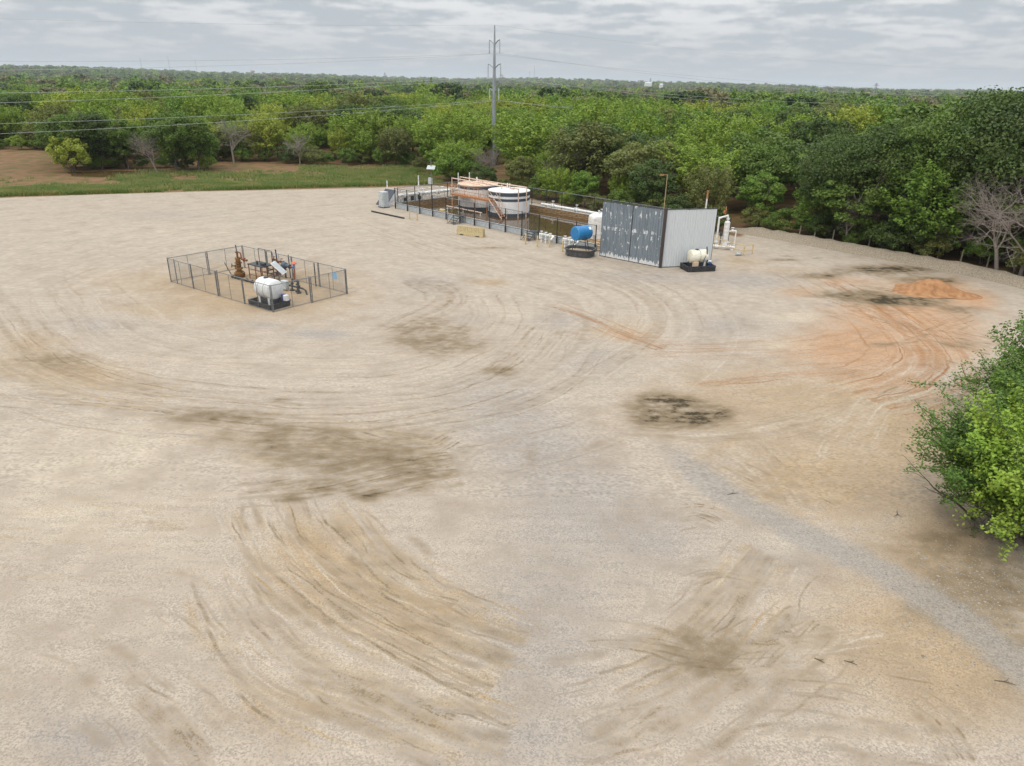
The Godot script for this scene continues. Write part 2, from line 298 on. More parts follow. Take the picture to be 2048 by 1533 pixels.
# tracks: points in the photo, half width in metres, how many lines, darkness (below zero: light), length share, colour (0 stain, 1 clay)
const TRACKS := [
	[[[-40, 600], [40, 705], [200, 775], [420, 808], [660, 822], [880, 800], [1040, 740], [1120, 660]], 3.2, 70, 0.42, 0.3, 0],
	[[[-40, 600], [40, 705], [200, 775], [420, 808], [660, 822], [880, 800], [1040, 740], [1120, 660]], 4.2, 90, -0.5, 0.3, 0],
	[[[-60, 780], [220, 800], [480, 838], [720, 850], [900, 820]], 1.4, 26, 0.5, 0.3, 0],
	[[[60, 560], [150, 680], [330, 735], [560, 755], [800, 745], [950, 700], [1020, 640], [1000, 590]], 5.0, 120, -0.5, 0.3, 0],
	[[[60, 560], [150, 680], [330, 735], [560, 755], [800, 745], [950, 700], [1020, 640], [1000, 590]], 5.0, 60, 0.24, 0.3, 0],
	[[[740, 670], [800, 640], [870, 610], [880, 585], [830, 560]], 2.0, 34, 0.45, 0.5, 0],
	[[[860, 830], [1060, 790], [1210, 720], [1300, 650], [1270, 590], [1150, 540]], 5.0, 90, -0.55, 0.35, 0],
	[[[860, 830], [1060, 790], [1210, 720], [1300, 650], [1270, 590], [1150, 540]], 5.0, 60, 0.3, 0.35, 0],
	[[[1080, 605], [1160, 630], [1240, 665], [1330, 695]], 0.8, 24, 0.55, 0.6, 1],
	[[[-60, 600], [160, 520], [420, 460], [760, 425]], 16.0, 130, -0.4, 0.4, 0],
	[[[-60, 600], [160, 520], [420, 460], [760, 425]], 16.0, 80, 0.22, 0.3, 0],
	[[[700, 420], [880, 475], [1080, 530], [1260, 570]], 6.0, 90, -0.4, 0.5, 0],
	[[[700, 420], [880, 475], [1080, 530], [1260, 570]], 6.0, 50, 0.25, 0.4, 0],
	[[[640, 860], [760, 890], [860, 900], [910, 880]], 1.6, 40, 0.55, 0.4, 0],
	[[[480, 985], [640, 965], [800, 930], [900, 915]], 1.7, 70, 0.6, 0.3, 0],
	[[[480, 985], [640, 965], [800, 930], [900, 915]], 1.7, 40, -0.5, 0.3, 0],
	[[[520, 1000], [560, 1090], [660, 1180], [810, 1270], [1000, 1350]], 1.7, 80, 0.6, 0.22, 0],
	[[[520, 1000], [560, 1090], [660, 1180], [810, 1270], [1000, 1350]], 1.8, 70, -0.6, 0.25, 0],
	[[[690, 1000], [740, 1060], [820, 1150], [960, 1230]], 1.1, 40, 0.5, 0.3, 0],
	[[[420, 1150], [480, 1250], [600, 1360], [820, 1440], [1000, 1500]], 1.3, 60, 0.5, 0.18, 0],
	[[[420, 1150], [480, 1250], [600, 1360], [820, 1440], [1000, 1500]], 1.3, 40, -0.55, 0.25, 0],
	[[[1160, 1262], [1290, 1268], [1440, 1300], [1600, 1290]], 0.6, 34, 0.6, 0.4, 0],
	[[[1220, 1370], [1340, 1315], [1440, 1230], [1530, 1110]], 1.1, 60, 0.55, 0.3, 0],
	[[[1220, 1370], [1340, 1315], [1440, 1230], [1530, 1110]], 1.1, 40, -0.5, 0.3, 0],
	[[[1260, 1490], [1400, 1420], [1520, 1340], [1640, 1250]], 1.3, 60, 0.5, 0.25, 0],
	[[[1500, 1290], [1640, 1275], [1760, 1262]], 0.4, 20, -0.6, 0.5, 0],
	[[[1340, 1040], [1400, 1030], [1440, 1045]], 0.7, 18, 0.5, 0.6, 0],
	[[[1330, 1180], [1420, 1140], [1500, 1150]], 0.6, 18, 0.45, 0.6, 0],
	[[[1620, 540], [1740, 600], [1830, 660], [1880, 720], [1840, 770], [1740, 800]], 3.0, 60, 0.5, 0.35, 1],
	[[[1620, 540], [1740, 600], [1830, 660], [1880, 720], [1840, 770], [1740, 800]], 3.0, 60, -0.5, 0.35, 0],
	[[[1640, 590], [1730, 600], [1830, 610], [1920, 625]], 1.2, 30, 0.6, 0.25, 0],
	[[[1990, 690], [1900, 670], [1780, 640], [1660, 600]], 3.0, 50, 0.4, 0.2, 1],
	[[[1960, 625], [1880, 660], [1780, 690]], 0.8, 26, 0.65, 0.12, 0],
	[[[1380, 770], [1560, 755], [1720, 740]], 0.5, 22, 0.4, 0.3, 1],
	[[[1700, 960], [1730, 880], [1790, 800], [1880, 740]], 0.8, 26, -0.6, 0.5, 0],
	[[[1600, 930], [1650, 870], [1690, 840]], 0.7, 22, -0.5, 0.6, 0],
	[[[1240, 860], [1420, 870], [1620, 840], [1800, 775]], 1.0, 40, -0.45, 0.4, 0],
	[[[1240, 860], [1420, 870], [1620, 840], [1800, 775]], 1.0, 26, 0.4, 0.25, 0],
	[[[1250, 850], [1340, 860], [1460, 820]], 0.9, 40, 0.45, 0.4, 0],
	[[[1490, 880], [1560, 950], [1600, 1010]], 0.9, 24, 0.35, 0.5, 0],
	[[[1640, 610], [1760, 640], [1880, 672], [1990, 700]], 2.4, 46, 0.75, 0.07, 0],
	[[[1700, 575], [1800, 590], [1900, 605]], 1.6, 40, 0.7, 0.2, 0],
	[[[1640, 600], [1760, 650], [1900, 660], [2000, 640]], 3.0, 50, -0.45, 0.25, 0],
	[[[1280, 700], [1450, 700], [1620, 690], [1740, 660]], 3.0, 50, 0.3, 0.25, 1],
	[[[1280, 780], [1500, 770], [1700, 750], [1830, 760]], 2.0, 40, 0.3, 0.25, 2],
	[[[520, 1000], [560, 1090], [660, 1180], [810, 1270], [1000, 1350]], 1.9, 60, 0.6, 0.3, 2],
	[[[690, 1000], [740, 1060], [820, 1150], [960, 1230], [1010, 1260]], 1.2, 40, 0.6, 0.3, 2],
	[[[420, 1150], [480, 1250], [600, 1360], [820, 1440], [1000, 1500]], 1.4, 36, 0.5, 0.3, 2],
	[[[1220, 1370], [1340, 1315], [1440, 1230], [1530, 1110]], 1.4, 40, 0.45, 0.3, 2],
	[[[1150, 1480], [1400, 1420], [1620, 1400], [1900, 1440]], 2.0, 60, 0.4, 0.12, 0],
	[[[250, 1380], [330, 1440], [400, 1520]], 0.6, 30, 0.5, 0.35, 0],
	[[[640, 1330], [740, 1390], [900, 1450]], 0.6, 30, 0.6, 0.3, 0],
	[[[1180, 1490], [1260, 1460], [1330, 1420]], 0.5, 26, 0.5, 0.35, 0],
	[[[1820, 1400], [1880, 1450], [1930, 1520]], 0.7, 40, 0.5, 0.2, 0],
	[[[700, 1100], [800, 1180], [900, 1220]], 1.0, 40, 0.5, 0.25, 0],
	[[[-20, 1280], [150, 1290], [300, 1400], [420, 1533]], 2.2, 60, 0.32, 0.12, 0],
	[[[-20, 1050], [200, 1060], [420, 1040]], 2.5, 60, 0.28, 0.2, 2],
	[[[1500, 1000], [1600, 930], [1720, 850], [1850, 760]], 2.6, 60, 0.35, 0.2, 2],
	[[[1400, 920], [1500, 980], [1640, 1040]], 1.5, 40, 0.38, 0.2, 0],
	[[[0, 690], [60, 740], [200, 790], [330, 800]], 2.0, 40, 0.5, 0.4, 2],
	[[[300, 850], [500, 860], [700, 880], [880, 900]], 2.0, 60, 0.4, 0.3, 2],
]
const RIM := [[1290, 855], [1350, 905], [1420, 965], [1500, 1015], [1620, 1075], [1760, 1140], [1900, 1225], [2060, 1345], [2200, 1460]]   # a strip of blue-grey gravel

func curve_of(pts: Array) -> Curve3D:
	var c := Curve3D.new()
	var w := []
	for p in pts: w.append(gp(p[0], p[1]))
	for k in w.size():
		var a: Vector3 = w[maxi(k - 1, 0)]
		var b: Vector3 = w[mini(k + 1, w.size() - 1)]
		var t := (b - a) / 6.0
		c.add_point(w[k], -t, t)
	c.bake_interval = 0.25
	return c

func mask(blobs: Array, x0: float, x1: float, z0: float, z1: float, w: int, h: int) -> PackedFloat32Array:
	var a := PackedFloat32Array()
	a.resize(w * h)
	for e in blobs:
		var o := gp(e[0], e[1])
		var px := (gp(e[0] + e[2], e[1]) - gp(e[0] - e[2], e[1])) * 0.5
		var pz := (gp(e[0], e[1] + e[3]) - gp(e[0], e[1] - e[3])) * 0.5
		var det := px.x * pz.z - px.z * pz.x
		var rx := 1.5 * (absf(px.x) + absf(pz.x))
		var rz := 1.5 * (absf(px.z) + absf(pz.z))
		var i0 := clampi(int((o.x - rx - x0) / (x1 - x0) * w), 0, w)
		var i1 := clampi(int((o.x + rx - x0) / (x1 - x0) * w) + 1, 0, w)
		var j0 := clampi(int((o.z + rz - z0) / (z1 - z0) * h), 0, h)
		var j1 := clampi(int((o.z - rz - z0) / (z1 - z0) * h) + 1, 0, h)
		var s: float = e[4]
		for j in range(j0, j1):
			var dz := z0 + (j + 0.5) / h * (z1 - z0) - o.z
			for i in range(i0, i1):
				var dx := x0 + (i + 0.5) / w * (x1 - x0) - o.x
				var u := (dx * pz.z - dz * pz.x) / det
				var v := (px.x * dz - px.z * dx) / det
				var q := u * u + v * v
				if q < 2.2:
					var k := s * exp(-q * 1.6) * 1.25
					var n := j * w + i
					a[n] = 1.0 - (1.0 - a[n]) * (1.0 - minf(k, 1.0))
	return a

func upsize(a: PackedFloat32Array, w: int, h: int, tw: int, th: int) -> PackedByteArray:
	var b := PackedByteArray()
	b.resize(a.size())
	for k in a.size(): b[k] = int(clampf(a[k], 0, 1) * 255.0)
	var im := Image.create_from_data(w, h, false, Image.FORMAT_L8, b)
	im.resize(tw, th, Image.INTERPOLATE_CUBIC)
	return im.get_data()

func smooth_lut(a: float, b: float) -> PackedFloat32Array:   # smoothstep over -256..511
	var l := PackedFloat32Array()
	l.resize(768)
	for k in 768: l[k] = smoothstep(a, b, (k - 256) / 255.0)
	return l

func pad_texture(x0: float, x1: float, z0: float, z1: float, w: int, h: int, sd: int, rough0: float, rough1: float) -> Array:
	w = int(w * Q); h = int(h * Q)
	var lw := 320
	var lh := 160
	var warm := upsize(mask(WARM, x0, x1, z0, z1, lw, lh), lw, lh, w, h)
	var grey := upsize(mask(GREY, x0, x1, z0, z1, lw, lh), lw, lh, w, h)
	var damp := upsize(mask(DAMP, x0, x1, z0, z1, lw, lh), lw, lh, w, h)
	var orange := upsize(mask(ORANGE, x0, x1, z0, z1, lw, lh), lw, lh, w, h)
	var pale := upsize(mask(PALE, x0, x1, z0, z1, lw, lh), lw, lh, w, h)
	# land beyond the pad's far edge, and the blue-grey strip
	var edge := [Vector3(-400, 0, gp(-400, 415).z)]
	for p in [[-400, 415], [-100, 401], [0, 396], [200, 389], [400, 383], [600, 379], [740, 376], [870, 371]]: edge.append(gp(p[0], p[1]))
	edge.append(bt(-3, 19)); edge.append(bt(20, 18)); edge.append(bt(36, 17))
	for p in [[1490, 466], [1700, 500], [1880, 535], [2060, 577], [2300, 640]]: edge.append(gp(p[0], p[1]))
	var verge := PackedFloat32Array()
	verge.resize(lw * lh)
	var blot := PackedFloat32Array()
	blot.resize(lw * lh)
	var rimc := curve_of(RIM)
	var rim_pts := rimc.get_baked_points()
	var rim := PackedFloat32Array()
	rim.resize(lw * lh)
	var fn := FastNoiseLite.new()
	fn.seed = 5
	fn.frequency = 0.35
	fn.fractal_octaves = 4
	for j in lh:
		var z := z0 + (j + 0.5) / lh * (z1 - z0)
		for i in lw:
			var x := x0 + (i + 0.5) / lw * (x1 - x0)
			blot[j * lw + i] = 0.5 + 0.75 * fn.get_noise_2d(x, z)
			if z < -50.0:
				var far := 0.0
				for k in edge.size() - 1:
					var a: Vector3 = edge[k]
					var b: Vector3 = edge[k + 1]
					if x >= a.x and x < b.x:
						far = (lerpf(a.z, b.z, (x - a.x) / (b.x - a.x)) - z) / 3.0
				verge[j * lw + i] = clampf(far + 0.5, 0, 1)
			elif x > 2.0 and x < 22.0 and z < -11.0 and z > -30.0:
				var best := 99.0
				for k in range(0, rim_pts.size(), 3):
					best = minf(best, Vector2(rim_pts[k].x - x, rim_pts[k].z - z).length())
				rim[j * lw + i] = (1.0 - smoothstep(0.2, 1.3, best)) * smoothstep(-29.0, -23.0, z)
	var vergeb := upsize(verge, lw, lh, w, h)
	var blotb := upsize(blot, lw, lh, w, h)
	var rimb := upsize(rim, lw, lh, w, h)
	# tracks, drawn line by line
	var dark := PackedFloat32Array()
	dark.resize(w * h)
	var lite := dark.duplicate()
	var clay := dark.duplicate()
	var ochre := dark.duplicate()
	var r := RandomNumberGenerator.new()
	r.seed = 77
	var wob := FastNoiseLite.new()
	wob.frequency = 0.25
	wob.seed = 9
	var sx := w / (x1 - x0)
	var sz := h / (z1 - z0)
	for t in TRACKS:
		var cv := curve_of(t[0])
		var full := cv.get_baked_length()
		var tone: int = 0 if t[3] < 0 else 1 if t[5] == 1 else 2 if t[5] == 2 else 3
		for line in t[2]:
			var off := r.randfn(0, 0.5) * float(t[1])
			var span := full * minf(float(t[4]) * 1.5, 0.8) * r.randf_range(0.4, 1.5)
			var start := r.randf_range(-0.1, 1.0) * full
			var wide := r.randf_range(0.02, 0.065)
			var amount := absf(t[3]) * r.randf_range(0.5, 1.6)
			if r.randf() < 0.5:
				wide *= r.randf_range(2.5, 5.0)
				amount *= 0.6
			var phase := r.randf() * 1000.0
			var s := maxf(start, 0.0)
			var step := maxf(maxf(0.6 / sx, 0.02), wide * 0.45)
			while s < minf(start + span, full):
				var p := cv.sample_baked(s)
				var q := cv.sample_baked(minf(s + 0.3, full))
				var d := Vector2(q.x - p.x, q.z - p.z).normalized()
				var run := minf(minf(s + 0.3, full) - s, 0.3)
				if run < 0.05: break
				var m := 0.0
				var margin := absf(off) + 1.0
				if p.x < x0 - margin or p.x > x1 + margin or p.z > z0 + margin or p.z < z1 - margin: m = run
				while m < run:
					var o2 := off + wob.get_noise_2d(s + m, phase) * 0.25
					var fx := (p.x + d.x * m - d.y * o2 - x0) * sx
					var fz := (p.z + d.y * m + d.x * o2 - z0) * sz
					var rx := wide * sx
					var rz := absf(wide * sz)
					if fx > -4.0 and fz > -4.0 and fx < w + 4.0 and fz < h + 4.0:
						var fade := amount * clampf((s + m - start) / (span * 0.25), 0, 1) * clampf((start + span - s - m) / (span * 0.25), 0, 1)
						fade *= clampf(0.75 + 1.1 * wob.get_noise_2d((s + m) * 1.1, phase + 50.0), 0, 1)
						var irx := mini(int(rx), 14)
						var irz := mini(int(rz), 14)
						var cx := int(fx)
						var cz := int(fz)
						for b in range(maxi(-irz, -cz), mini(irz, h - 1 - cz) + 1):
							var e := b / (rz + 0.7)
							for a in range(maxi(-irx, -cx), mini(irx, w - 1 - cx) + 1):
								var c := a / (rx + 0.7)
								var g := fade * (1.0 - c * c - e * e)
								if g > 0.0:
									var n := (cz + b) * w + cx + a
									if tone == 0: lite[n] = maxf(lite[n], g)
									elif tone == 1: clay[n] = maxf(clay[n], g)
									elif tone == 2: ochre[n] = maxf(ochre[n], g)
									else: dark[n] = maxf(dark[n], g)
					m += step
				s += run
	# grain
	var gn := FastNoiseLite.new()
	gn.seed = sd
	gn.noise_type = FastNoiseLite.TYPE_CELLULAR
	gn.cellular_return_type = FastNoiseLite.RETURN_CELL_VALUE
	gn.frequency = 0.5
	gn.fractal_type = FastNoiseLite.FRACTAL_NONE
	var gi := gn.get_image(w, h, false, false, false)
	gi.convert(Image.FORMAT_L8)
	var grain := gi.get_data()
	var mn := FastNoiseLite.new()
	mn.seed = sd + 1
	mn.frequency = 1.1 / sx
	mn.fractal_octaves = 6
	mn.fractal_gain = 0.62
	var mi := mn.get_image(w, h, false, false, false)
	mi.convert(Image.FORMAT_L8)
	var mid := mi.get_data()
	var an := FastNoiseLite.new()       # drawn-out smears, as wheels and blades leave them
	an.seed = sd + 2
	an.frequency = 2.2 / absf(sz)
	an.fractal_octaves = 4
	an.fractal_gain = 0.6
	var ai := an.get_image(w / 7, h, false, false, false)
	ai.convert(Image.FORMAT_L8)
	ai.resize(w, h, Image.INTERPOLATE_CUBIC)
	var smear := ai.get_data()
	var soft := smooth_lut(0.05, 0.95)
	var hard := smooth_lut(0.42, 0.85)
	var stain := smooth_lut(0.03, 0.85)
	var core := smooth_lut(0.78, 1.25)
	var lutr := PackedByteArray()     # photographed tone -> base colour
	lutr.resize(256)
	var lutg := lutr.duplicate()
	var lutb := lutr.duplicate()
	for k in 256:
		var c := Color8(k, k, k).srgb_to_linear().r
		lutr[k] = Color(c * 0.512, 0, 0).linear_to_srgb().r8
		lutg[k] = Color(c * 0.493, 0, 0).linear_to_srgb().r8
		lutb[k] = Color(c * 0.478, 0, 0).linear_to_srgb().r8
	var out := PackedByteArray()
	out.resize(w * h * 3)
	var hgt := PackedByteArray()
	hgt.resize(w * h)
	var rough := 1.0
	for n in w * h:
		if n % w == 0: rough = lerpf(rough0, rough1, float(n / w) / h)
		var m := mid[n] - 128
		var sm := smear[n] - 128
		var gr := (grain[n] - 128) / 255.0
		var f := (m + blotb[n] - 128 + sm) / 3
		var k := soft[warm[n] + f + 256]
		var cr := 214.0 - 7.0 * k
		var cg := 202.0 - 18.0 * k
		var cb := 186.0 - 34.0 * k
		k = soft[grey[n] + m / 2 + 256]
		cr += (196.0 - cr) * k; cg += (189.0 - cg) * k; cb += (181.0 - cb) * k
		k = soft[pale[n] + (m + sm) / 2 + 256]
		cr += (226.0 - cr) * k; cg += (214.0 - cg) * k; cb += (195.0 - cb) * k
		if orange[n] > 4:
			k = soft[orange[n] + f * mini(orange[n], 64) / 64 + 256]
			cr += (220.0 - cr) * k; cg += (182.0 - cg) * k; cb += (147.0 - cb) * k
		k = 0.62 * hard[112 + (blotb[n] - 128) / 2 + m * 3 / 5 + sm / 2 + int(130.0 * gr * rough) + 256]   # coarse gravel showing between the fines
		if k > 0.0:
			cr += (178.0 - cr) * k; cg += (165.0 - cg) * k; cb += (149.0 - cb) * k
		k = ochre[n]
		if k > 0.0:
			k *= clampf(0.7 - m / 110.0, 0.0, 1.0)
			cr += (205.0 - cr) * k; cg += (176.0 - cg) * k; cb += (130.0 - cb) * k
		k = lite[n]
		if k > 0.0:
			cr += (225.0 - cr) * k; cg += (214.0 - cg) * k; cb += (198.0 - cb) * k
		k = clay[n]
		if k > 0.0:
			cr += (172.0 - cr) * k; cg += (120.0 - cg) * k; cb += (78.0 - cb) * k
		k = dark[n]
		if k > 0.0:
			k = clampf(k * (clampf(0.80 + m / 100.0, 0.0, 1.2) + 2.2 * gr * rough), 0.0, 1.0)
			cr += (150.0 - cr) * k; cg += (133.0 - cg) * k; cb += (107.0 - cb) * k
		var dm := damp[n]
		if dm > 2:
			var raw := clampi(int(dm * (0.95 + sm / 270.0 + m / 180.0 + (blotb[n] - 128) / 330.0 + 0.45 * gr) + dark[n] * 0.55 * dm), 0, 510) + 256
			k = stain[raw]
			k *= 0.86
			cr += (150.0 - cr) * k; cg += (133.0 - cg) * k; cb += (107.0 - cb) * k
			k = core[raw]
			cr += (82.0 - cr) * k; cg += (74.0 - cg) * k; cb += (58.0 - cb) * k
		if rimb[n] > 3:
			k = 0.8 * soft[rimb[n] + m * mini(rimb[n], 64) / 64 + 256]
			cr += (189.0 - cr) * k; cg += (184.0 - cg) * k; cb += (177.0 - cb) * k
		if vergeb[n] > 2:
			k = hard[vergeb[n] * 5 / 4 + m / 3 + 256]
			var e := soft[150 + (blotb[n] - 128) + m / 2 + 256]
			cr += (122.0 + 44.0 * e - cr) * k; cg += (116.0 + 14.0 * e - cg) * k; cb += (70.0 + 32.0 * e - cb) * k
		var g := 1.0 + rough * (0.24 * gr + m / 3200.0) + sm / 2000.0
		out[n * 3] = lutr[clampi(int(cr * g), 0, 255)]
		out[n * 3 + 1] = lutg[clampi(int(cg * g), 0, 255)]
		out[n * 3 + 2] = lutb[clampi(int(cb * g), 0, 255)]
		hgt[n] = clampi(int(128.0 + gr * 90.0 + m * 0.25 - 60.0 * dark[n] + 50.0 * lite[n]), 0, 255)
	return [Image.create_from_data(w, h, false, Image.FORMAT_RGB8, out), Image.create_from_data(w, h, false, Image.FORMAT_L8, hgt)]

func build_pad() -> void:
	var mesh := ArrayMesh.new()
	var tiles := [[-19.0, 20.0, -5.0, -22.0, 2048, 1024, 101, 0.6, 1.15, 0.75], [-38.0, 42.0, -22.0, -46.0, 1536, 704, 202, 0.4, 0.75, 0.4], [-150.0, 85.0, -46.0, -172.0, 1536, 860, 303, 0.2, 0.4, 0.15]]
	for t in tiles:
		var mb := MB.new()
		var nx := 24
		var nz := 12
		for j in nz:
			for i in nx:
				var c := []
				for e in [[i, j], [i, j + 1], [i + 1, j + 1], [i + 1, j]]:
					c.append(Vector2(e[0] / float(nx), e[1] / float(nz)))
				var p := []
				for e in c: p.append(Vector3(lerpf(t[0], t[1], e.x), 0, lerpf(t[2], t[3], e.y)))
				mb.quadn(p[0], p[1], p[2], p[3], Vector3.UP, Vector3.UP, Vector3.UP, Vector3.UP)
				mb.uv.append_array([c[0], c[1], c[2], c[0], c[2], c[3]])
		var a := []
		a.resize(Mesh.ARRAY_MAX)
		a[Mesh.ARRAY_VERTEX] = mb.v
		a[Mesh.ARRAY_NORMAL] = mb.n
		a[Mesh.ARRAY_TEX_UV] = mb.uv
		mesh.add_surface_from_arrays(Mesh.PRIMITIVE_TRIANGLES, a)
		var im := pad_texture(t[0], t[1], t[2], t[3], t[4], t[5], t[6], t[8], t[9])
		var m := StandardMaterial3D.new()
		m.albedo_texture = ImageTexture.create_from_image(im[0])
		m.roughness = 0.95
		m.metallic_specular = 0.25
		m.texture_repeat = false
		m.heightmap_enabled = true
		m.heightmap_texture = ImageTexture.create_from_image(im[1])
		m.heightmap_scale = t[7]
		mesh.surface_set_material(mesh.get_surface_count() - 1, m)
	var apron := MB.new()
	apron.quadn(Vector3(-150, -0.012, 40), Vector3(-150, -0.012, -62), Vector3(60, -0.012, -62), Vector3(60, -0.012, 40), Vector3.UP, Vector3.UP, Vector3.UP, Vector3.UP)
	var b := []
	b.resize(Mesh.ARRAY_MAX)
	b[Mesh.ARRAY_VERTEX] = apron.v
	b[Mesh.ARRAY_NORMAL] = apron.n
	mesh.add_surface_from_arrays(Mesh.PRIMITIVE_TRIANGLES, b)
	mesh.surface_set_material(3, patchy([[0.2, Color(0.28, 0.245, 0.20)], [0.8, Color(0.40, 0.355, 0.30)]], 0.03, 44, Vector3.ONE * 0.3, 0.95))
	var o := MeshInstance3D.new()
	o.name = "gravel_pad"
	o.mesh = mesh
	o.set_meta("kind", "structure")
	add_child(o)

func terrain_y(x: float, z: float) -> float:
	var d := Vector2(x, z).length()
	var y := -7.0 * smoothstep(150.0, 480.0, d)
	if d > 900.0:
		var a := atan2(x, -z)
		y += smoothstep(1200.0, 4200.0, d) * (24.0 - 14.0 * smoothstep(-0.7, 0.75, a) + 5.0 * sin(a * 9.0) + 3.0 * sin(a * 23.0 + 1.0) + 4.0 * sin(d * 0.002 + a * 6.0))
	return y

func build_terrain() -> void:
	var mb := MB.new()
	var radii := [0.0, 40.0, 80.0, 120.0, 150.0, 180.0, 220.0, 270.0, 330.0, 400.0, 480.0, 600.0, 800.0, 1000.0, 1300.0, 1600.0, 2000.0, 2500.0, 3000.0, 3600.0, 4300.0, 5200.0, 6500.0, 9000.0]
	var seg := 160
	for j in radii.size() - 1:
		for k in seg:
			var p := []
			for e in [[j, k], [j + 1, k], [j + 1, k + 1], [j, k + 1]]:
				var a: float = TAU * e[1] / seg
				var d: float = radii[e[0]]
				p.append(Vector3(d * sin(a), terrain_y(d * sin(a), -d * cos(a)) - 0.03, -d * cos(a)))
			if j == 0: mb.tri(p[0], p[1], p[2])
			else: mb.quad(p[0], p[1], p[2], p[3])
	for k in mb.n.size():
		mb.n[k] = mb.n[k] if mb.n[k].y > 0 else -mb.n[k]
	structure("terrain", mb.mesh(), M.litter)

# ---------- trees ----------
func crown(sd: int, kind: String, hgt: float, rad: float, clumps: int, leaves: int, size: float) -> ArrayMesh:
	var r := RandomNumberGenerator.new()
	r.seed = sd
	var v := PackedVector3Array()
	var c := PackedColorArray()
	var idx := PackedInt32Array()
	var low := {"oak": 0.16, "feather": 0.14, "bush": 0.02, "cedar": 0.06}
	var y0: float = low[kind] * hgt
	var lobes := []                                  # a few big boughs give the crown its uneven outline
	for k in 7:
		var a := TAU * (k + r.randf() * 0.8) / 7.0
		lobes.append(Vector3(cos(a), r.randf_range(-0.1, 0.9), sin(a)).normalized() * r.randf_range(0.75, 1.18))
	for k in clumps:
		var dir := Vector3(r.randfn(), r.randfn() * 0.8 + 0.25, r.randfn()).normalized()
		var reach := 0.82
		for l in lobes:
			reach = maxf(reach, l.length() * smoothstep(0.55, 1.0, dir.dot(l.normalized())) )
		var depth := reach * lerpf(0.45, 1.0, sqrt(r.randf()))
		var mid := (y0 + hgt) * 0.5
		var half := (hgt - y0) * 0.5
		var o := Vector3(dir.x * rad * depth, mid + dir.y * half * depth, dir.z * rad * depth)
		if kind == "cedar":
			o.x *= lerpf(1.0, 0.35, clampf((o.y - y0) / (hgt - y0), 0, 1)); o.z *= lerpf(1.0, 0.35, clampf((o.y - y0) / (hgt - y0), 0, 1))
		var cr := rad * r.randf_range(0.16, 0.30)
		var tone := r.randf_range(0.72, 1.28)
		var hue := r.randf_range(-0.12, 0.16)
		var grow := (dir * 0.8 + Vector3(0, 0.75, 0) + Vector3(r.randfn(), r.randfn(), r.randfn()) * 0.25).normalized()
		var side := grow.cross(Vector3(r.randfn(), r.randfn(), r.randfn())).normalized()
		var side2 := grow.cross(side)
		for q in leaves:
			var p: Vector3
			if kind == "feather":
				var t := r.randf()
				var w := cr * 0.42 * (1.1 - t) + 0.03
				p = o + grow * (t * cr * 2.3 - cr * 0.5) + side * r.randfn() * w + side2 * r.randfn() * w
			else:
				var e := Vector3(r.randfn(), r.randfn(), r.randfn()).normalized()
				if e.dot(dir + Vector3(0, 0.5, 0)) < 0 and r.randf() < 0.6: e = -e
				p = o + e * cr * pow(r.randf(), 0.4) * Vector3(1, 0.72, 1)
			if p.y < 0.05: continue
			var nrm := ((p - o).normalized() * 0.7 + Vector3(0, 0.45, 0) + Vector3(r.randfn(), r.randfn(), r.randfn()) * 0.55).normalized()
			var tx := nrm.cross(Vector3(r.randfn(), r.randfn(), r.randfn())).normalized()
			var ty := nrm.cross(tx)
			var s := size * r.randf_range(0.6, 1.3)
			var b := v.size()
			v.append(p - tx * s * 0.5)
			v.append(p + ty * s * 0.32 + nrm * s * 0.06)
			v.append(p + tx * s * 0.5)
			v.append(p - ty * s * 0.32 + nrm * s * 0.06)
			var g := tone * r.randf_range(0.8, 1.2)
			var col := Color(g * (1.0 + hue), g, g * (1.0 - hue * 0.5))
			c.append(col); c.append(col); c.append(col); c.append(col)
			idx.append_array([b, b + 1, b + 2, b, b + 2, b + 3])
	var a := []
	a.resize(Mesh.ARRAY_MAX)
	a[Mesh.ARRAY_VERTEX] = v
	a[Mesh.ARRAY_COLOR] = c
	a[Mesh.ARRAY_INDEX] = idx
	var m := ArrayMesh.new()
	m.add_surface_from_arrays(Mesh.PRIMITIVE_TRIANGLES, a)
	return m

func limbs(mb: MB, p: Vector3, dir: Vector3, length: float, rad: float, depth: int, r: RandomNumberGenerator, spread := 0.7) -> void:
	var q := p
	var d := dir
	var n := 3
	for k in n:
		var e := q + d * length / n
		mb.tube(q, e, rad * (1.0 - 0.5 * k / n), rad * (1.0 - 0.5 * (k + 1) / n), 5 if depth > 1 else 3, false)
		q = e
		d = (d + Vector3(r.randfn(), r.randfn() * 0.6, r.randfn()) * 0.16).normalized()
		if depth > 0 and k > 0 or depth > 2:
			limbs(mb, q, (d + Vector3(r.randfn(), r.randfn() * 0.7 + 0.2, r.randfn()) * spread).normalized(), length * r.randf_range(0.5, 0.75), rad * 0.5, depth - 1, r, spread)
	if depth > 0:
		for k in 2:
			limbs(mb, q, (d + Vector3(r.randfn(), r.randfn() * 0.7 + 0.15, r.randfn()) * spread).normalized(), length * r.randf_range(0.55, 0.8), rad * 0.5, depth - 1, r, spread)

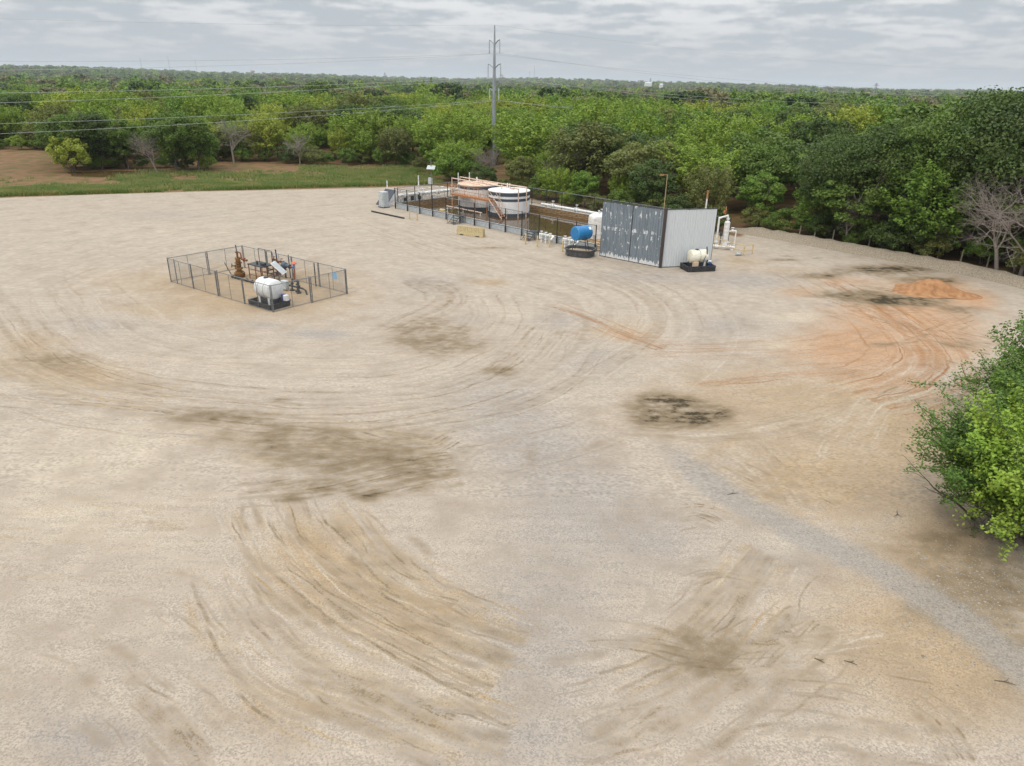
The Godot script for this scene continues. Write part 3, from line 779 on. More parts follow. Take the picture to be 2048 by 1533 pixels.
func tree_kind(called: String, sd: int, kind: String, hgt: float, rad: float, clumps: int, leaves: int, size: float) -> Node3D:
	var r := RandomNumberGenerator.new()
	r.seed = sd
	var t := Node3D.new()
	t.name = called
	var mb := MB.new()
	if kind == "bush":
		for k in 5:
			limbs(mb, Vector3(r.randfn() * 0.2, -0.1, r.randfn() * 0.2), Vector3(r.randfn() * 0.5, 1, r.randfn() * 0.5).normalized(), hgt * 0.4, 0.05, 1, r)
	else:
		limbs(mb, Vector3(0, -0.2, 0), Vector3(r.randfn() * 0.08, 1, r.randfn() * 0.08).normalized(), hgt * 0.42, hgt * 0.02, 2, r)
	part("trunk", mb, M.bark, t)
	part("crown", crown(sd, kind, hgt, rad, clumps, leaves, size), M.leaf_mid, t)
	return t

func dead_tree_kind(sd: int, hgt: float, lean := 0.1) -> Node3D:
	var r := RandomNumberGenerator.new()
	r.seed = sd
	var t := Node3D.new()
	t.name = "bare_tree"
	var mb := MB.new()
	mb.tube(Vector3(0, -0.2, 0), Vector3(lean, hgt * 0.25, 0), hgt * 0.02, hgt * 0.016, 7, false)
	part("trunk", mb, M.dead, t)
	mb = MB.new()
	for k in 4:
		limbs(mb, Vector3(lean, hgt * 0.22, 0), Vector3(r.randfn() * 0.6, 1.0, r.randfn() * 0.6).normalized(), hgt * 0.32, hgt * 0.011, 4, r, 0.8)
	part("branches", mb, M.dead, t)
	return t

func plant(proto: Node3D, p: Vector3, turn: float, sc: Vector3, label: String, group: String, m: Material = null, category := "tree") -> Node3D:
	var t: Node3D = proto.duplicate()
	t.name = numbered(String(proto.name))
	add_child(t)
	t.position = p
	t.rotation.y = turn
	t.scale = sc
	tag(t, label, category, group)
	if m: t.get_node("crown").material_override = m
	return t

func build_woods() -> void:
	M.leaf_mid = leafy(0.122, 0.190, 0.028)
	M.leaf_bright = leafy(0.235, 0.325, 0.038)
	M.leaf_yellow = leafy(0.330, 0.370, 0.050)
	M.leaf_fresh = leafy(0.155, 0.258, 0.033)
	M.leaf_dark = leafy(0.078, 0.125, 0.025)
	M.leaf_olive = leafy(0.175, 0.190, 0.050)
	M.leaf_brown = leafy(0.16, 0.14, 0.085)
	var tall_oaks := [tree_kind("tall_oak", 31, "oak", 14.0, 5.4, 190, 150, 0.26), tree_kind("tall_oak", 32, "oak", 14.0, 6.0, 200, 150, 0.26)]
	var protos := [
		tree_kind("oak_tree", 1, "oak", 9.0, 3.6, 95, 150, 0.27), tree_kind("oak_tree", 2, "oak", 9.0, 4.2, 110, 140, 0.27), tree_kind("oak_tree", 3, "oak", 9.0, 3.0, 85, 150, 0.26),
		tree_kind("elm_tree", 4, "feather", 9.0, 3.4, 190, 75, 0.25), tree_kind("elm_tree", 5, "feather", 9.0, 3.0, 170, 75, 0.24), tree_kind("elm_tree", 6, "feather", 9.0, 3.9, 200, 75, 0.25),
		tree_kind("cedar_tree", 7, "cedar", 9.0, 3.0, 110, 110, 0.22),
		tree_kind("thicket_shrub", 8, "bush", 4.0, 2.4, 60, 110, 0.20), tree_kind("thicket_shrub", 9, "bush", 4.0, 2.9, 70, 110, 0.20)]
	var bare := [dead_tree_kind(11, 8.0), dead_tree_kind(12, 8.0, 0.6), dead_tree_kind(13, 8.0, -0.4)]
	# the wood's front edge, as direction and distance
	var front := []
	for p in [[-900, 330], [-300, 305], [-60, 299], [112, 300], [124, 339], [300, 336], [428, 340], [440, 322], [560, 326], [700, 330], [800, 330], [855, 341]]:
		var g := gp(p[0], p[1])
		front.append([atan2(g.x, -g.z), Vector2(g.x, g.z).length()])
	for e in [[-6.0, 21.0], [4.0, 19.0], [14.0, 18.0], [24.0, 18.0], [34.0, 18.5]]:
		var g := bt(e[0], e[1])
		front.append([atan2(g.x, -g.z), Vector2(g.x, g.z).length()])
	for p in [[1490, 463], [1700, 497], [1880, 528], [2060, 565], [2500, 640], [3200, 720]]:
		var g := gp(p[0], p[1])
		front.append([atan2(g.x, -g.z), Vector2(g.x, g.z).length() + 2.0])
	front.sort_custom(func(a, b): return a[0] < b[0])
	var edge := func(a: float) -> float:
		for k in front.size() - 1:
			if a < front[k + 1][0]:
				return lerpf(front[k][1], front[k + 1][1], clampf((a - front[k][0]) / (front[k + 1][0] - front[k][0]), 0, 1))
		return front[-1][1]
	var r := RandomNumberGenerator.new()
	r.seed = 4242
	var spots := []
	var amax := 0.92
	for row in 22:
		var a := -amax
		while a < amax:
			var aa := a + r.randfn() * 0.008
			var d: float = edge.call(aa) + 1.5 + row * 6.8 + r.randf_range(-2.8, 2.8)
			var right := smoothstep(0.32, 0.62, aa)
			var tall := lerpf(8.6, 13.6, right) * (0.72 if row == 0 else 0.9 if row == 1 else 1.0)
			if row > 2: tall = lerpf(tall, 9.5, clampf((row - 2) / 5.0, 0, 1) * (1.0 - 0.6 * right))
			var h := tall * r.randf_range(0.66, 1.24)
			spots.append({"a": aa, "d": d, "h": h, "row": row, "u": r.randf(), "w": r.randf(), "turn": r.randf() * TAU, "wide": r.randf_range(0.95, 1.45)})
			a += h * 0.86 / d
	spots.sort_custom(func(p, q): return p.d < q.d)
	var tones := {"yellow": M.leaf_yellow, "bright": M.leaf_bright, "fresh": M.leaf_fresh, "mid": M.leaf_mid, "dark": M.leaf_dark, "olive": M.leaf_olive, "brown": M.leaf_brown}
	var said := {"yellow": "pale yellow-green", "bright": "bright light green", "fresh": "fresh green", "mid": "mid green", "dark": "deep dark green", "olive": "dull olive green", "brown": "brownish half-bare"}
	var mass := {}
	var made := 0
	var pole := at_dist(987, 330, 136.0)
	for s in spots:
		if absf(s.a - atan2(pole.x, -pole.z)) < 0.032 and s.d < 139.0: continue      # the clearing at the steel pole's foot
		var p := Vector3(s.d * sin(s.a), 0, -s.d * cos(s.a))
		p.y = terrain_y(p.x, p.z)
		var zone := "behind the bare earth and pond" if s.a < -0.36 else "beyond the grassy verge" if s.a < -0.10 else "behind the tank battery" if s.a < 0.25 else "behind the earth berm"
		var tone := "mid"
		if s.a > 0.30 and s.row < 4: tone = "dark" if s.u < 0.3 else "mid" if s.u < 0.7 else "fresh"
		else: tone = "yellow" if s.u < 0.17 else "bright" if s.u < 0.44 else "fresh" if s.u < 0.64 else "mid" if s.u < 0.76 else "olive" if s.u < 0.88 else "dark"
		var kind: int = [0, 1, 2][int(s.w * 2.99)] if tone in ["dark", "mid"] else 3 + int(s.w * 2.99) if tone in ["yellow", "bright"] or s.w < 0.5 else int(s.w * 2.99)
		if s.w > 0.95 and s.row > 1: kind = 6; tone = "dark"
		var k: float = s.h / 9.0
		var sc := Vector3(k * s.wide, k, k * s.wide)
		var inside := Vector2(p.x, p.z).length() > 0.0 and absf(s.a) < 0.70
		if made < 270 and inside:
			made += 1
			var sort: String = {0: "broad oak", 1: "broad oak", 2: "slender oak", 3: "feathery elm", 4: "slender feathery elm", 5: "spreading feathery elm", 6: "conical cedar"}[kind]
			plant(protos[kind], p, s.turn, sc, "%s %s %s" % [said[tone], sort, zone], "woodland trees " + zone, tones[tone])
		else:
			if not mass.has(kind): mass[kind] = []
			mass[kind].append([Transform3D(Basis(Vector3.UP, s.turn).scaled(sc), p), tones[tone].albedo_color.srgb_to_linear()])
	# undergrowth along the front edge
	var a2 := -0.70
	while a2 < 0.78:
		var d: float = edge.call(a2) + r.randf_range(-1.2, 1.6)
		var p := Vector3(d * sin(a2), 0, -d * cos(a2))
		var tone: String = ["fresh", "mid", "olive", "mid", "dark", "bright"][r.randi() % 6]
		var zone := "at the foot of the trees by the bare earth" if a2 < -0.36 else "along the grassy verge" if a2 < -0.10 else "behind the back fence of the tank battery" if a2 < 0.25 else "under the trees along the berm"
		var k := r.randf_range(0.45, 0.95)
		plant(protos[7 + r.randi() % 2], p, r.randf() * TAU, Vector3(k * 1.1, k, k * 1.1), "%s leafy shrub %s" % [said[tone], zone], "undergrowth shrubs " + zone, tones[tone], "shrub")
		a2 += r.randf_range(2.2, 4.2) / d
	# single trees and shrubs that stand out
	plant(protos[7], gp(146, 345), 0.4, Vector3(1.25, 1.4, 1.25), "yellow-green young tree on the bank beside the pond", "", M.leaf_yellow, "shrub")
	plant(protos[8], gp(905, 362), 0.9, Vector3(1.25, 1.15, 1.25), "rounded dense green bush behind the pipe racks", "", M.leaf_fresh, "shrub")
	for e in [[150, 340, 8.8, 1], [205, 339, 9.0, 0], [258, 339, 8.4, 2], [352, 344, 9.4, 1], [398, 343, 8.6, 0]]:
		plant(protos[e[3]], gp(e[0], e[1]), e[0] * 0.1, Vector3(1, 1, 1) * e[2] / 9.0, "%s standing at the edge of the muddy pond" % ["dense broad oak", "dense spreading oak", "slim dense oak"][e[3]], "oaks round the pond", M.leaf_dark if e[0] % 2 else M.leaf_mid)
	for e in [[1760, 505, 12.2, 1, "broad dark oak over the berm beside the low dead brush"], [1850, 520, 13.8, 0, "mid green tall oak directly behind the orange clay heap"], [1935, 530, 15.2, 1, "tallest dark oak behind the berm, top above the skyline"], [2010, 540, 14.6, 0, "tall dark oak behind the large pale dead tree"], [1660, 490, 10.5, 1, "lower dark oak behind the berm next to the separator's clearing"]]:
		var g := gp(e[0], e[1])
		g += Vector3(g.x, 0, g.z).normalized() * 4.0
		plant(tall_oaks[e[3]], g, e[0] * 0.1, Vector3(1, 1, 1) * e[2] / 14.0, e[4], "", M.leaf_mid if e[0] == 1850 else M.leaf_dark)
	for e in [[468, 326, 9.0, 0, "grey bare tree among the green trees beyond the verge"], [316, 348, 6.5, 1, "thin grey dead tree leaning over the pond"], [600, 330, 6.0, 2, "low bare tree in the thicket beyond the verge"], [985, 365, 6.5, 0, "bare twiggy tree behind the stock tanks"], [1120, 395, 7.0, 1, "grey bare tree behind the back fence"], [1318, 425, 7.5, 2, "pale bare tree behind the metal windbreak"], [1690, 492, 6.0, 0, "dead brushy tree hanging low over the berm"], [1995, 548, 8.5, 1, "large pale dead tree beside the berm"], [2040, 556, 9.0, 2, "tall grey dead tree at the end of the berm"], [760, 322, 6.0, 1, "dry bare tree in the thicket by the verge"]]:
		var g := gp(e[0], e[1])
		var k: float = e[2] / 8.0
		plant(bare[e[3]], g, e[0] * 0.37, Vector3(k, k, k), e[4], "", null, "tree")
	# the wood that goes on behind them
	var wood := Node3D.new()
	wood.name = "far_woodland"
	add_child(wood)
	tag(wood, "dense green woodland stretching away to the horizon", "woodland", "", "stuff")
	var lows := [[crown(21, "oak", 9.0, 4.2, 44, 44, 0.55)], [crown(22, "feather", 9.0, 4.0, 70, 26, 0.55)], [crown(23, "oak", 9.0, 5.0, 20, 16, 1.5)]]
	var tint := [Color(0.31, 0.34, 0.05), Color(0.21, 0.295, 0.036), Color(0.14, 0.23, 0.032), Color(0.12, 0.185, 0.03), Color(0.19, 0.175, 0.10), Color(0.045, 0.08, 0.02), Color(0.075, 0.13, 0.027)]
	var patch := FastNoiseLite.new()
	patch.seed = 3
	patch.frequency = 0.006
	for l in lows.size():
		mass[20 + l] = []
	var d := 0.0
	d = 225.0
	while d < 6300.0:
		var gap := 10.5 * maxf(1.0, pow(d / 600.0, 0.72))
		var a := -0.90
		while a < 0.90:
			var aa := a + r.randfn() * 0.25 * gap / d
			var dd := d + r.randf_range(-0.5, 0.5) * gap
			if dd > float(edge.call(aa)) + 132.0:
				var p := Vector3(dd * sin(aa), 0, -dd * cos(aa))
				p.y = terrain_y(p.x, p.z)
				var k := r.randf_range(0.7, 1.75) * pow(gap / 10.5, 0.62)
				var n := patch.get_noise_2d(p.x, p.z) * 0.5 + 0.5
				var pick := clampi(int((n * 0.75 + r.randf() * 0.55 - 0.12) * 7.0), 0, 6)
				var kind := 22 if dd > 700.0 else 20 if pick > 2 else 21
				mass[kind].append([Transform3D(Basis(Vector3.UP, r.randf() * TAU).scaled(Vector3(k * 1.15, k * r.randf_range(0.75, 1.25) * (1.0 if d < 900.0 else 0.75), k * 1.15)), p), tint[pick] * r.randf_range(0.95, 1.3)])
			a += gap / d
		d += gap
	var leaf := leafy(1, 1, 1)
	for kind in mass:
		if mass[kind].is_empty(): continue
		var mm := MultiMesh.new()
		mm.transform_format = MultiMesh.TRANSFORM_3D
		mm.use_colors = true
		mm.mesh = lows[kind - 20][0] if kind >= 20 else protos[kind].get_node("crown").mesh
		mm.instance_count = mass[kind].size()
		for k in mass[kind].size():
			mm.set_instance_transform(k, mass[kind][k][0])
			mm.set_instance_color(k, mass[kind][k][1])
		var o := MultiMeshInstance3D.new()
		o.name = "tree_crowns"
		o.multimesh = mm
		o.material_override = leaf
		o.set_meta("kind", "stuff")
		wood.add_child(o, true)
	print("individual trees ", made, " mass ", mass.values().map(func(x): return x.size()))
	# protos are only patterns
	for t in protos + bare + tall_oaks: t.free()

func build_near_bushes() -> void:
	var r := RandomNumberGenerator.new()
	r.seed = 91
	var spec := [   # photo position of the foot, height, radius, leaf size, tone, label, reach towards the pad
		[2095, 1080, 5.2, 3.2, 0.13, leafy(0.26, 0.37, 0.04), "bright green shrubby tree leaning over the pad's edge", 0.0, 150, 130],
		[1965, 1030, 4.6, 2.9, 0.11, leafy(0.11, 0.20, 0.03), "dark green leafy shrub with long shoots reaching over the gravel", 1.0, 60, 110],
		[2040, 1085, 3.4, 2.0, 0.12, leafy(0.27, 0.38, 0.045), "lime green low shoots hanging out over the rubble", 0.7, 0, 0],
		[2050, 850, 3.6, 2.0, 0.13, leafy(0.12, 0.20, 0.03), "green twiggy shoots standing out from the twig tangle", 0.8, 0, 0],
		[2080, 930, 3.6, 2.4, 0.14, leafy(0.125, 0.215, 0.03), "mid green bush with grey twigs at the pad's right edge", 0.0, 130, 90],
		[2085, 830, 4.2, 2.5, 0.16, leafy(0.11, 0.19, 0.032), "green bush farthest along the pad's edge before the clay", 0.0, 110, 80]]
	for e in spec:
		var g := gp(e[0], e[1])
		var t := thing("edge_shrub", e[6], "shrub", g, 0.0)
		var mb := MB.new()
		for k in 7:
			limbs(mb, Vector3(r.randfn() * 0.25, -0.05, r.randfn() * 0.25), Vector3(r.randfn() * 0.6 - 0.2, 1, r.randfn() * 0.5).normalized(), e[2] * 0.36, 0.05, 2, r)
		part("stems", mb, M.bark, t)
		if e[7] == 0.0:
			part("crown", crown(e[0] + e[1], "feather", e[2], e[3], e[8], e[9], e[4]), e[5], t)
		else:   # long shoots with leaves along them
			var sh := MB.new()
			var v := PackedVector3Array()
			var c := PackedColorArray()
			for k in int(130 * e[7] * e[7]):
				var dir := Vector3(-0.80 + r.randfn() * 0.45, 0.16 + r.randfn() * 0.38, r.randfn() * 0.55).normalized()
				var p := Vector3(r.randfn() * 0.4, e[2] * (0.30 + r.randf() * 0.35), r.randfn() * 0.5)
				var length := r.randf_range(1.2, 3.4)
				var n := 10
				for j in n:
					var q := p + dir * length / n
					sh.tube(p, q, 0.012, 0.010, 3, false)
					for m in 20:
						var o := p.lerp(q, r.randf()) + Vector3(r.randfn(), r.randfn(), r.randfn()) * 0.10
						var nrm := Vector3(r.randfn() * 0.6, 1, r.randfn() * 0.6).normalized()
						var tx := nrm.cross(Vector3(r.randfn(), r.randfn(), r.randfn())).normalized()
						var ty := nrm.cross(tx)
						var s: float = e[4] * r.randf_range(0.7, 1.3)
						var f := r.randf_range(0.7, 1.3)
						for z in [-tx * 0.5, ty * 0.3, tx * 0.5, -tx * 0.5, tx * 0.5, -ty * 0.3]:
							v.append(o + z * s)
							c.append(Color(f, f, f))
					p = q
					dir = (dir + Vector3(r.randfn() * 0.1, 0.03 + r.randfn() * 0.1, r.randfn() * 0.1)).normalized()
			part("shoots", sh, M.bark, t)
			var a := []
			a.resize(Mesh.ARRAY_MAX)
			a[Mesh.ARRAY_VERTEX] = v
			a[Mesh.ARRAY_COLOR] = c
			var am := ArrayMesh.new()
			am.add_surface_from_arrays(Mesh.PRIMITIVE_TRIANGLES, a)
			part("foliage", am, e[5], t)
	# a brushy tangle of bare twigs between them
	for e in [[2010, 830, 2.6, "tangle of bare grey twigs beside the edge bushes"], [2035, 1075, 1.5, "low dry twigs under the bright green shrub"]]:
		var t := thing("dry_brush", e[3], "brush", gp(e[0], e[1]))
		var mb := MB.new()
		for k in 12:
			limbs(mb, Vector3(r.randfn() * 0.4, -0.05, r.randfn() * 0.4), Vector3(r.randfn() - 0.5, 0.7, r.randfn()).normalized(), e[2] * 0.5, 0.018, 3, r, 0.9)
		part("twigs", mb, M.bark, t)

func build_ground_cover() -> void:
	# grass and weeds on the verge beyond the pad
	var r := RandomNumberGenerator.new()
	r.seed = 314
	var v := PackedVector3Array()
	var c := PackedColorArray()
	for k in 26:
		var a := r.randf() * TAU
		var p := Vector3(r.randfn() * 0.16, -0.02, r.randfn() * 0.16)
		var tip := p + Vector3(cos(a) * 0.14, r.randf_range(0.2, 0.42), sin(a) * 0.14)
		var w := Vector3(-sin(a), 0, cos(a)) * 0.022
		var f := r.randf_range(0.75, 1.25)
		for q in [p - w, tip, p + w]:
			v.append(q); c.append(Color(f, f, f))
	var a2 := []
	a2.resize(Mesh.ARRAY_MAX)
	a2[Mesh.ARRAY_VERTEX] = v
	a2[Mesh.ARRAY_COLOR] = c
	var am := ArrayMesh.new()
	am.add_surface_from_arrays(Mesh.PRIMITIVE_TRIANGLES, a2)
	var put := []
	var f2 := FastNoiseLite.new()
	f2.frequency = 0.09
	f2.seed = 8
	while put.size() < 17000:
		var x := r.randf_range(-60, 880)
		var lo := 395.0 - x * 0.028
		var y := lo - absf(r.randfn()) * (11.0 if x < 240 else 17.0 if x < 560 else 20.0)
		if y < (344.0 if x < 600 else 334.0): continue
		var p := gp(x, y - 2.0)
		if f2.get_noise_2d(p.x, p.z) + r.randfn() * 0.22 < 0.02 + (0.34 if y < lo - 14.0 and x < 260 else 0.10 if y < lo - 18.0 and x < 560 else -0.08): continue
		put.append(p)
	var mm := MultiMesh.new()
	mm.transform_format = MultiMesh.TRANSFORM_3D
	mm.use_colors = true
	mm.mesh = am
	mm.instance_count = put.size()
	for k in put.size():
		var s := r.randf_range(0.7, 1.5)
		mm.set_instance_transform(k, Transform3D(Basis(Vector3.UP, r.randf() * TAU).scaled(Vector3(s * 1.4, s, s * 1.4)), put[k]))
		var g := clampf(0.5 + 1.3 * f2.get_noise_2d(put[k].x * 2.5 + 50.0, put[k].z * 4.0) + r.randfn() * 0.2, 0, 1.3)
		mm.set_instance_color(k, Color(0.14 + 0.14 * g, 0.215 + 0.05 * g, 0.045 + 0.05 * g))
	var o := MultiMeshInstance3D.new()
	o.name = "verge_grass"
	o.multimesh = mm
	o.material_override = leafy(1, 1, 1)
	tag(o, "green grass and weeds along the far edge of the pad", "grass", "", "stuff")
	add_child(o)
	# loose stones on the gravel
	var st := MB.new()
	var pt := []
	for k in 5:
		pt.append(Vector3(cos(TAU * k / 5) * r.randf_range(0.8, 1.1), r.randf_range(-0.15, 0.25), sin(TAU * k / 5) * r.randf_range(0.8, 1.1)))
	for k in 5:
		st.tri(pt[k], Vector3(0.1, 0.62, -0.1), pt[(k + 1) % 5])
		st.tri(pt[k], pt[(k + 1) % 5], Vector3(0, -0.5, 0))
	var spots := []
	while spots.size() < 26000:
		var p := Vector3(r.randf_range(-20, 20), 0, r.randf_range(-9.5, -26))
		if r.randf() < (Vector2(p.x, p.z).length() - 8.0) / 26.0: continue
		spots.append([p, r.randf_range(0.006, 0.017) * (1.0 if r.randf() < 0.97 else 1.6)])
	for k in 3600:   # coarse rubble below the edge shrubs
		var p := gp(1955 + r.randfn() * 85, 1165 + r.randfn() * 75)
		spots.append([p, (0.010 + 0.028 * pow(r.randf(), 2.0)) * (1.0 if r.randf() < 0.94 else 1.8)])
	mm = MultiMesh.new()
	mm.transform_format = MultiMesh.TRANSFORM_3D
	mm.use_colors = true
	mm.mesh = st.mesh()
	mm.instance_count = spots.size()
	for k in spots.size():
		var s: float = spots[k][1]
		mm.set_instance_transform(k, Transform3D(Basis(Vector3.UP, r.randf() * TAU).scaled(Vector3(s, s * 0.7, s * r.randf_range(0.7, 1.2))), spots[k][0]))
		var g := r.randf_range(0.4, 0.85)
		mm.set_instance_color(k, Color(g, g, g * r.randf_range(0.94, 1.06)))
	o = MultiMeshInstance3D.new()
	o.name = "loose_stones"
	o.multimesh = mm
	o.material_override = M.stone
	tag(o, "loose pale stones scattered over the gravel pad", "stones", "", "stuff")
	add_child(o)
	# fallen sticks
	for e in [[1640, 1322, 0.28, 0.6], [1702, 1326, 0.32, 0.4], [1795, 1030, 0.6, 2.0], [2010, 1365, 0.5, 0.2], [1465, 988, 0.5, -0.4], [1570, 513, 1.6, 0.2], [1630, 517, 1.4, 0.1]]:
		var mb := MB.new()
		var d := Vector3(cos(e[3]), 0.06, sin(e[3]))
		mb.tube(Vector3(0, 0.015, 0) - d * e[2] * 0.5, Vector3(0, 0.02, 0), 0.012, 0.016, 5)
		mb.tube(Vector3(0, 0.02, 0), Vector3(0, 0.02, 0) + Vector3(cos(e[3] + 0.4), 0.1, sin(e[3] + 0.4)) * e[2] * 0.5, 0.015, 0.006, 5)
		mb.tube(Vector3(0, 0.02, 0), Vector3(0, 0.02, 0) + Vector3(cos(e[3] - 0.7), 0.15, sin(e[3] - 0.7)) * e[2] * 0.35, 0.010, 0.005, 5)
		solo("fallen_stick", mb, M.bark, "forked dead stick lying on the gravel", "stick", gp(e[0], e[1]), 0.0, "dead sticks on the pad")

func build_earthworks() -> void:
	# the berm along the right edge
	var mb := MB.new()
	var cv := curve_of([[1440, 458], [1560, 478], [1700, 504], [1880, 537], [2060, 577], [2300, 645]])
	var n := int(cv.get_baked_length() / 0.6)
	var f := FastNoiseLite.new()
	f.frequency = 0.4
	var rows := []
	for k in n + 1:
		var s := cv.get_baked_length() * k / n
		var p := cv.sample_baked(s)
		var q := cv.sample_baked(minf(s + 0.5, cv.get_baked_length())) - cv.sample_baked(maxf(s - 0.5, 0))
		var w := Vector3(q.z, 0, -q.x).normalized()
		if w.z > 0: w = -w
		var row := []
		for j in 13:
			var t := j / 12.0
			var hh := 0.62 * pow(sin(PI * clampf(t, 0, 1)), 1.3) * smoothstep(0.0, 4.0, s)
			var c := p + w * (t * 3.6 - 0.9)
			row.append(c + Vector3(0, hh * (1.0 + 0.3 * f.get_noise_2d(s * 1.3, 0)) + f.get_noise_2d(c.x * 4, c.z * 4) * 0.07 * sin(PI * t) - 0.02, 0))
		rows.append(row)
	for k in n:
		for j in 12:
			mb.quad(rows[k][j], rows[k][j + 1], rows[k + 1][j + 1], rows[k + 1][j])
	structure("earth_berm", mb.mesh(), M.berm)
	# the heap of orange clay
	mb = MB.new()
	var g := gp(1866, 584)
	f.frequency = 0.5
	var pt := func(i: int, j: int) -> Vector3:
		var a := TAU * i / 56.0
		var d := j / 18.0
		var rx := 3.1 + 0.5 * sin(a * 3.0 + 1.0)
		var p := Vector3(cos(a) * rx * d, 0, sin(a) * rx * 0.7 * d)
		var q := p - Vector3(-0.4, 0, 0.1)
		p.y = 0.85 * exp(-(q.x * q.x / 2.2 + q.z * q.z / 1.2)) + 0.28 * exp(-(pow(q.x - 1.6, 2.0) / 1.2 + q.z * q.z / 0.8)) + 0.12 * (1.0 - d) + f.get_noise_2d(p.x * 2, p.z * 2) * 0.14 * (1.0 - d) - 0.02
		return p
	for j in 18:
		for i in 56:
			var c := []
			var nn := []
			for e in [[i, j], [i, j + 1], [i + 1, j + 1], [i + 1, j]]:
				c.append(pt.call(e[0], e[1]))
				var u: Vector3 = pt.call(e[0] + 1, maxi(e[1], 1)) - pt.call(e[0] - 1, maxi(e[1], 1))
				var w: Vector3 = pt.call(e[0], e[1] + 1) - pt.call(e[0], maxi(e[1] - 1, 0))
				var k := w.cross(u).normalized()
				nn.append(k if k.y > 0 else -k)
			mb.quadn(c[0], c[1], c[2], c[3], nn[0], nn[1], nn[2], nn[3])
	solo("clay_heap", mb, M.clay, "heap of orange clay dumped in front of the berm", "heap", g, -0.3)
	# the muddy pond beyond the verge
	mb = MB.new()
	var o := gp(245, 349)
	for k in 32:
		var a := TAU * k / 32
		var b := TAU * (k + 1) / 32
		mb.tri(Vector3(0, 0.012, 0), Vector3(cos(a) * (8.5 + sin(a * 4)), 0.012, sin(a) * (4.2 + 0.4 * sin(a * 3))), Vector3(cos(b) * (8.5 + sin(b * 4)), 0.012, sin(b) * (4.2 + 0.4 * sin(b * 3))))
	for k in mb.n.size(): mb.n[k] = Vector3.UP
	structure("pond_water", mb.mesh(), M.pond).position = o
	# old wooden fence posts on the berm's far side
	var proto: Node3D
	for e in [[1596, 484], [1626, 488], [1663, 494], [1734, 508], [1826, 522], [1872, 530], [1918, 537], [1971, 546], [2025, 556]]:
		var mp := MB.new()
		mp.tube(Vector3(0, -0.1, 0), Vector3(0.05, 1.25, 0.02), 0.075, 0.06, 7)
		var p := gp(e[0], e[1])
		p += Vector3(p.x, 0, p.z).normalized() * 2.2
		if proto == null: proto = solo("wooden_fence_post", mp, M.post_wood, "weathered wooden fence post behind the earth berm", "fence post", p, 0.0, "old posts behind the berm")
		else: copy(proto, p, e[0] * 0.7)

# ---------- the fenced wellheads ----------
func wire_mesh(w: float, h: float, cell := 0.075, thick := 0.006) -> ArrayMesh:
	var mb := MB.new()
	for s in [-1.0, 1.0]:
		var c := -h if s > 0 else 0.0
		var end := w if s > 0 else w + h
		while c < end:
			# the line x = c + s * y, kept inside the panel
			var ya := 0.0
			var yb := h
			if s > 0:
				ya = maxf(0.0, -c); yb = minf(h, w - c)
			else:
				ya = maxf(0.0, c - w); yb = minf(h, c)
			if yb > ya + 0.01:
				var p := Vector3(c + s * ya, ya, 0.002 * s)
				var q := Vector3(c + s * yb, yb, 0.002 * s)
				var k := Vector3(0.7, -0.7 * s, 0) * thick * 0.5
				mb.quad(p - k, q - k, q + k, p + k)
			c += cell * 1.414
	return mb.mesh()

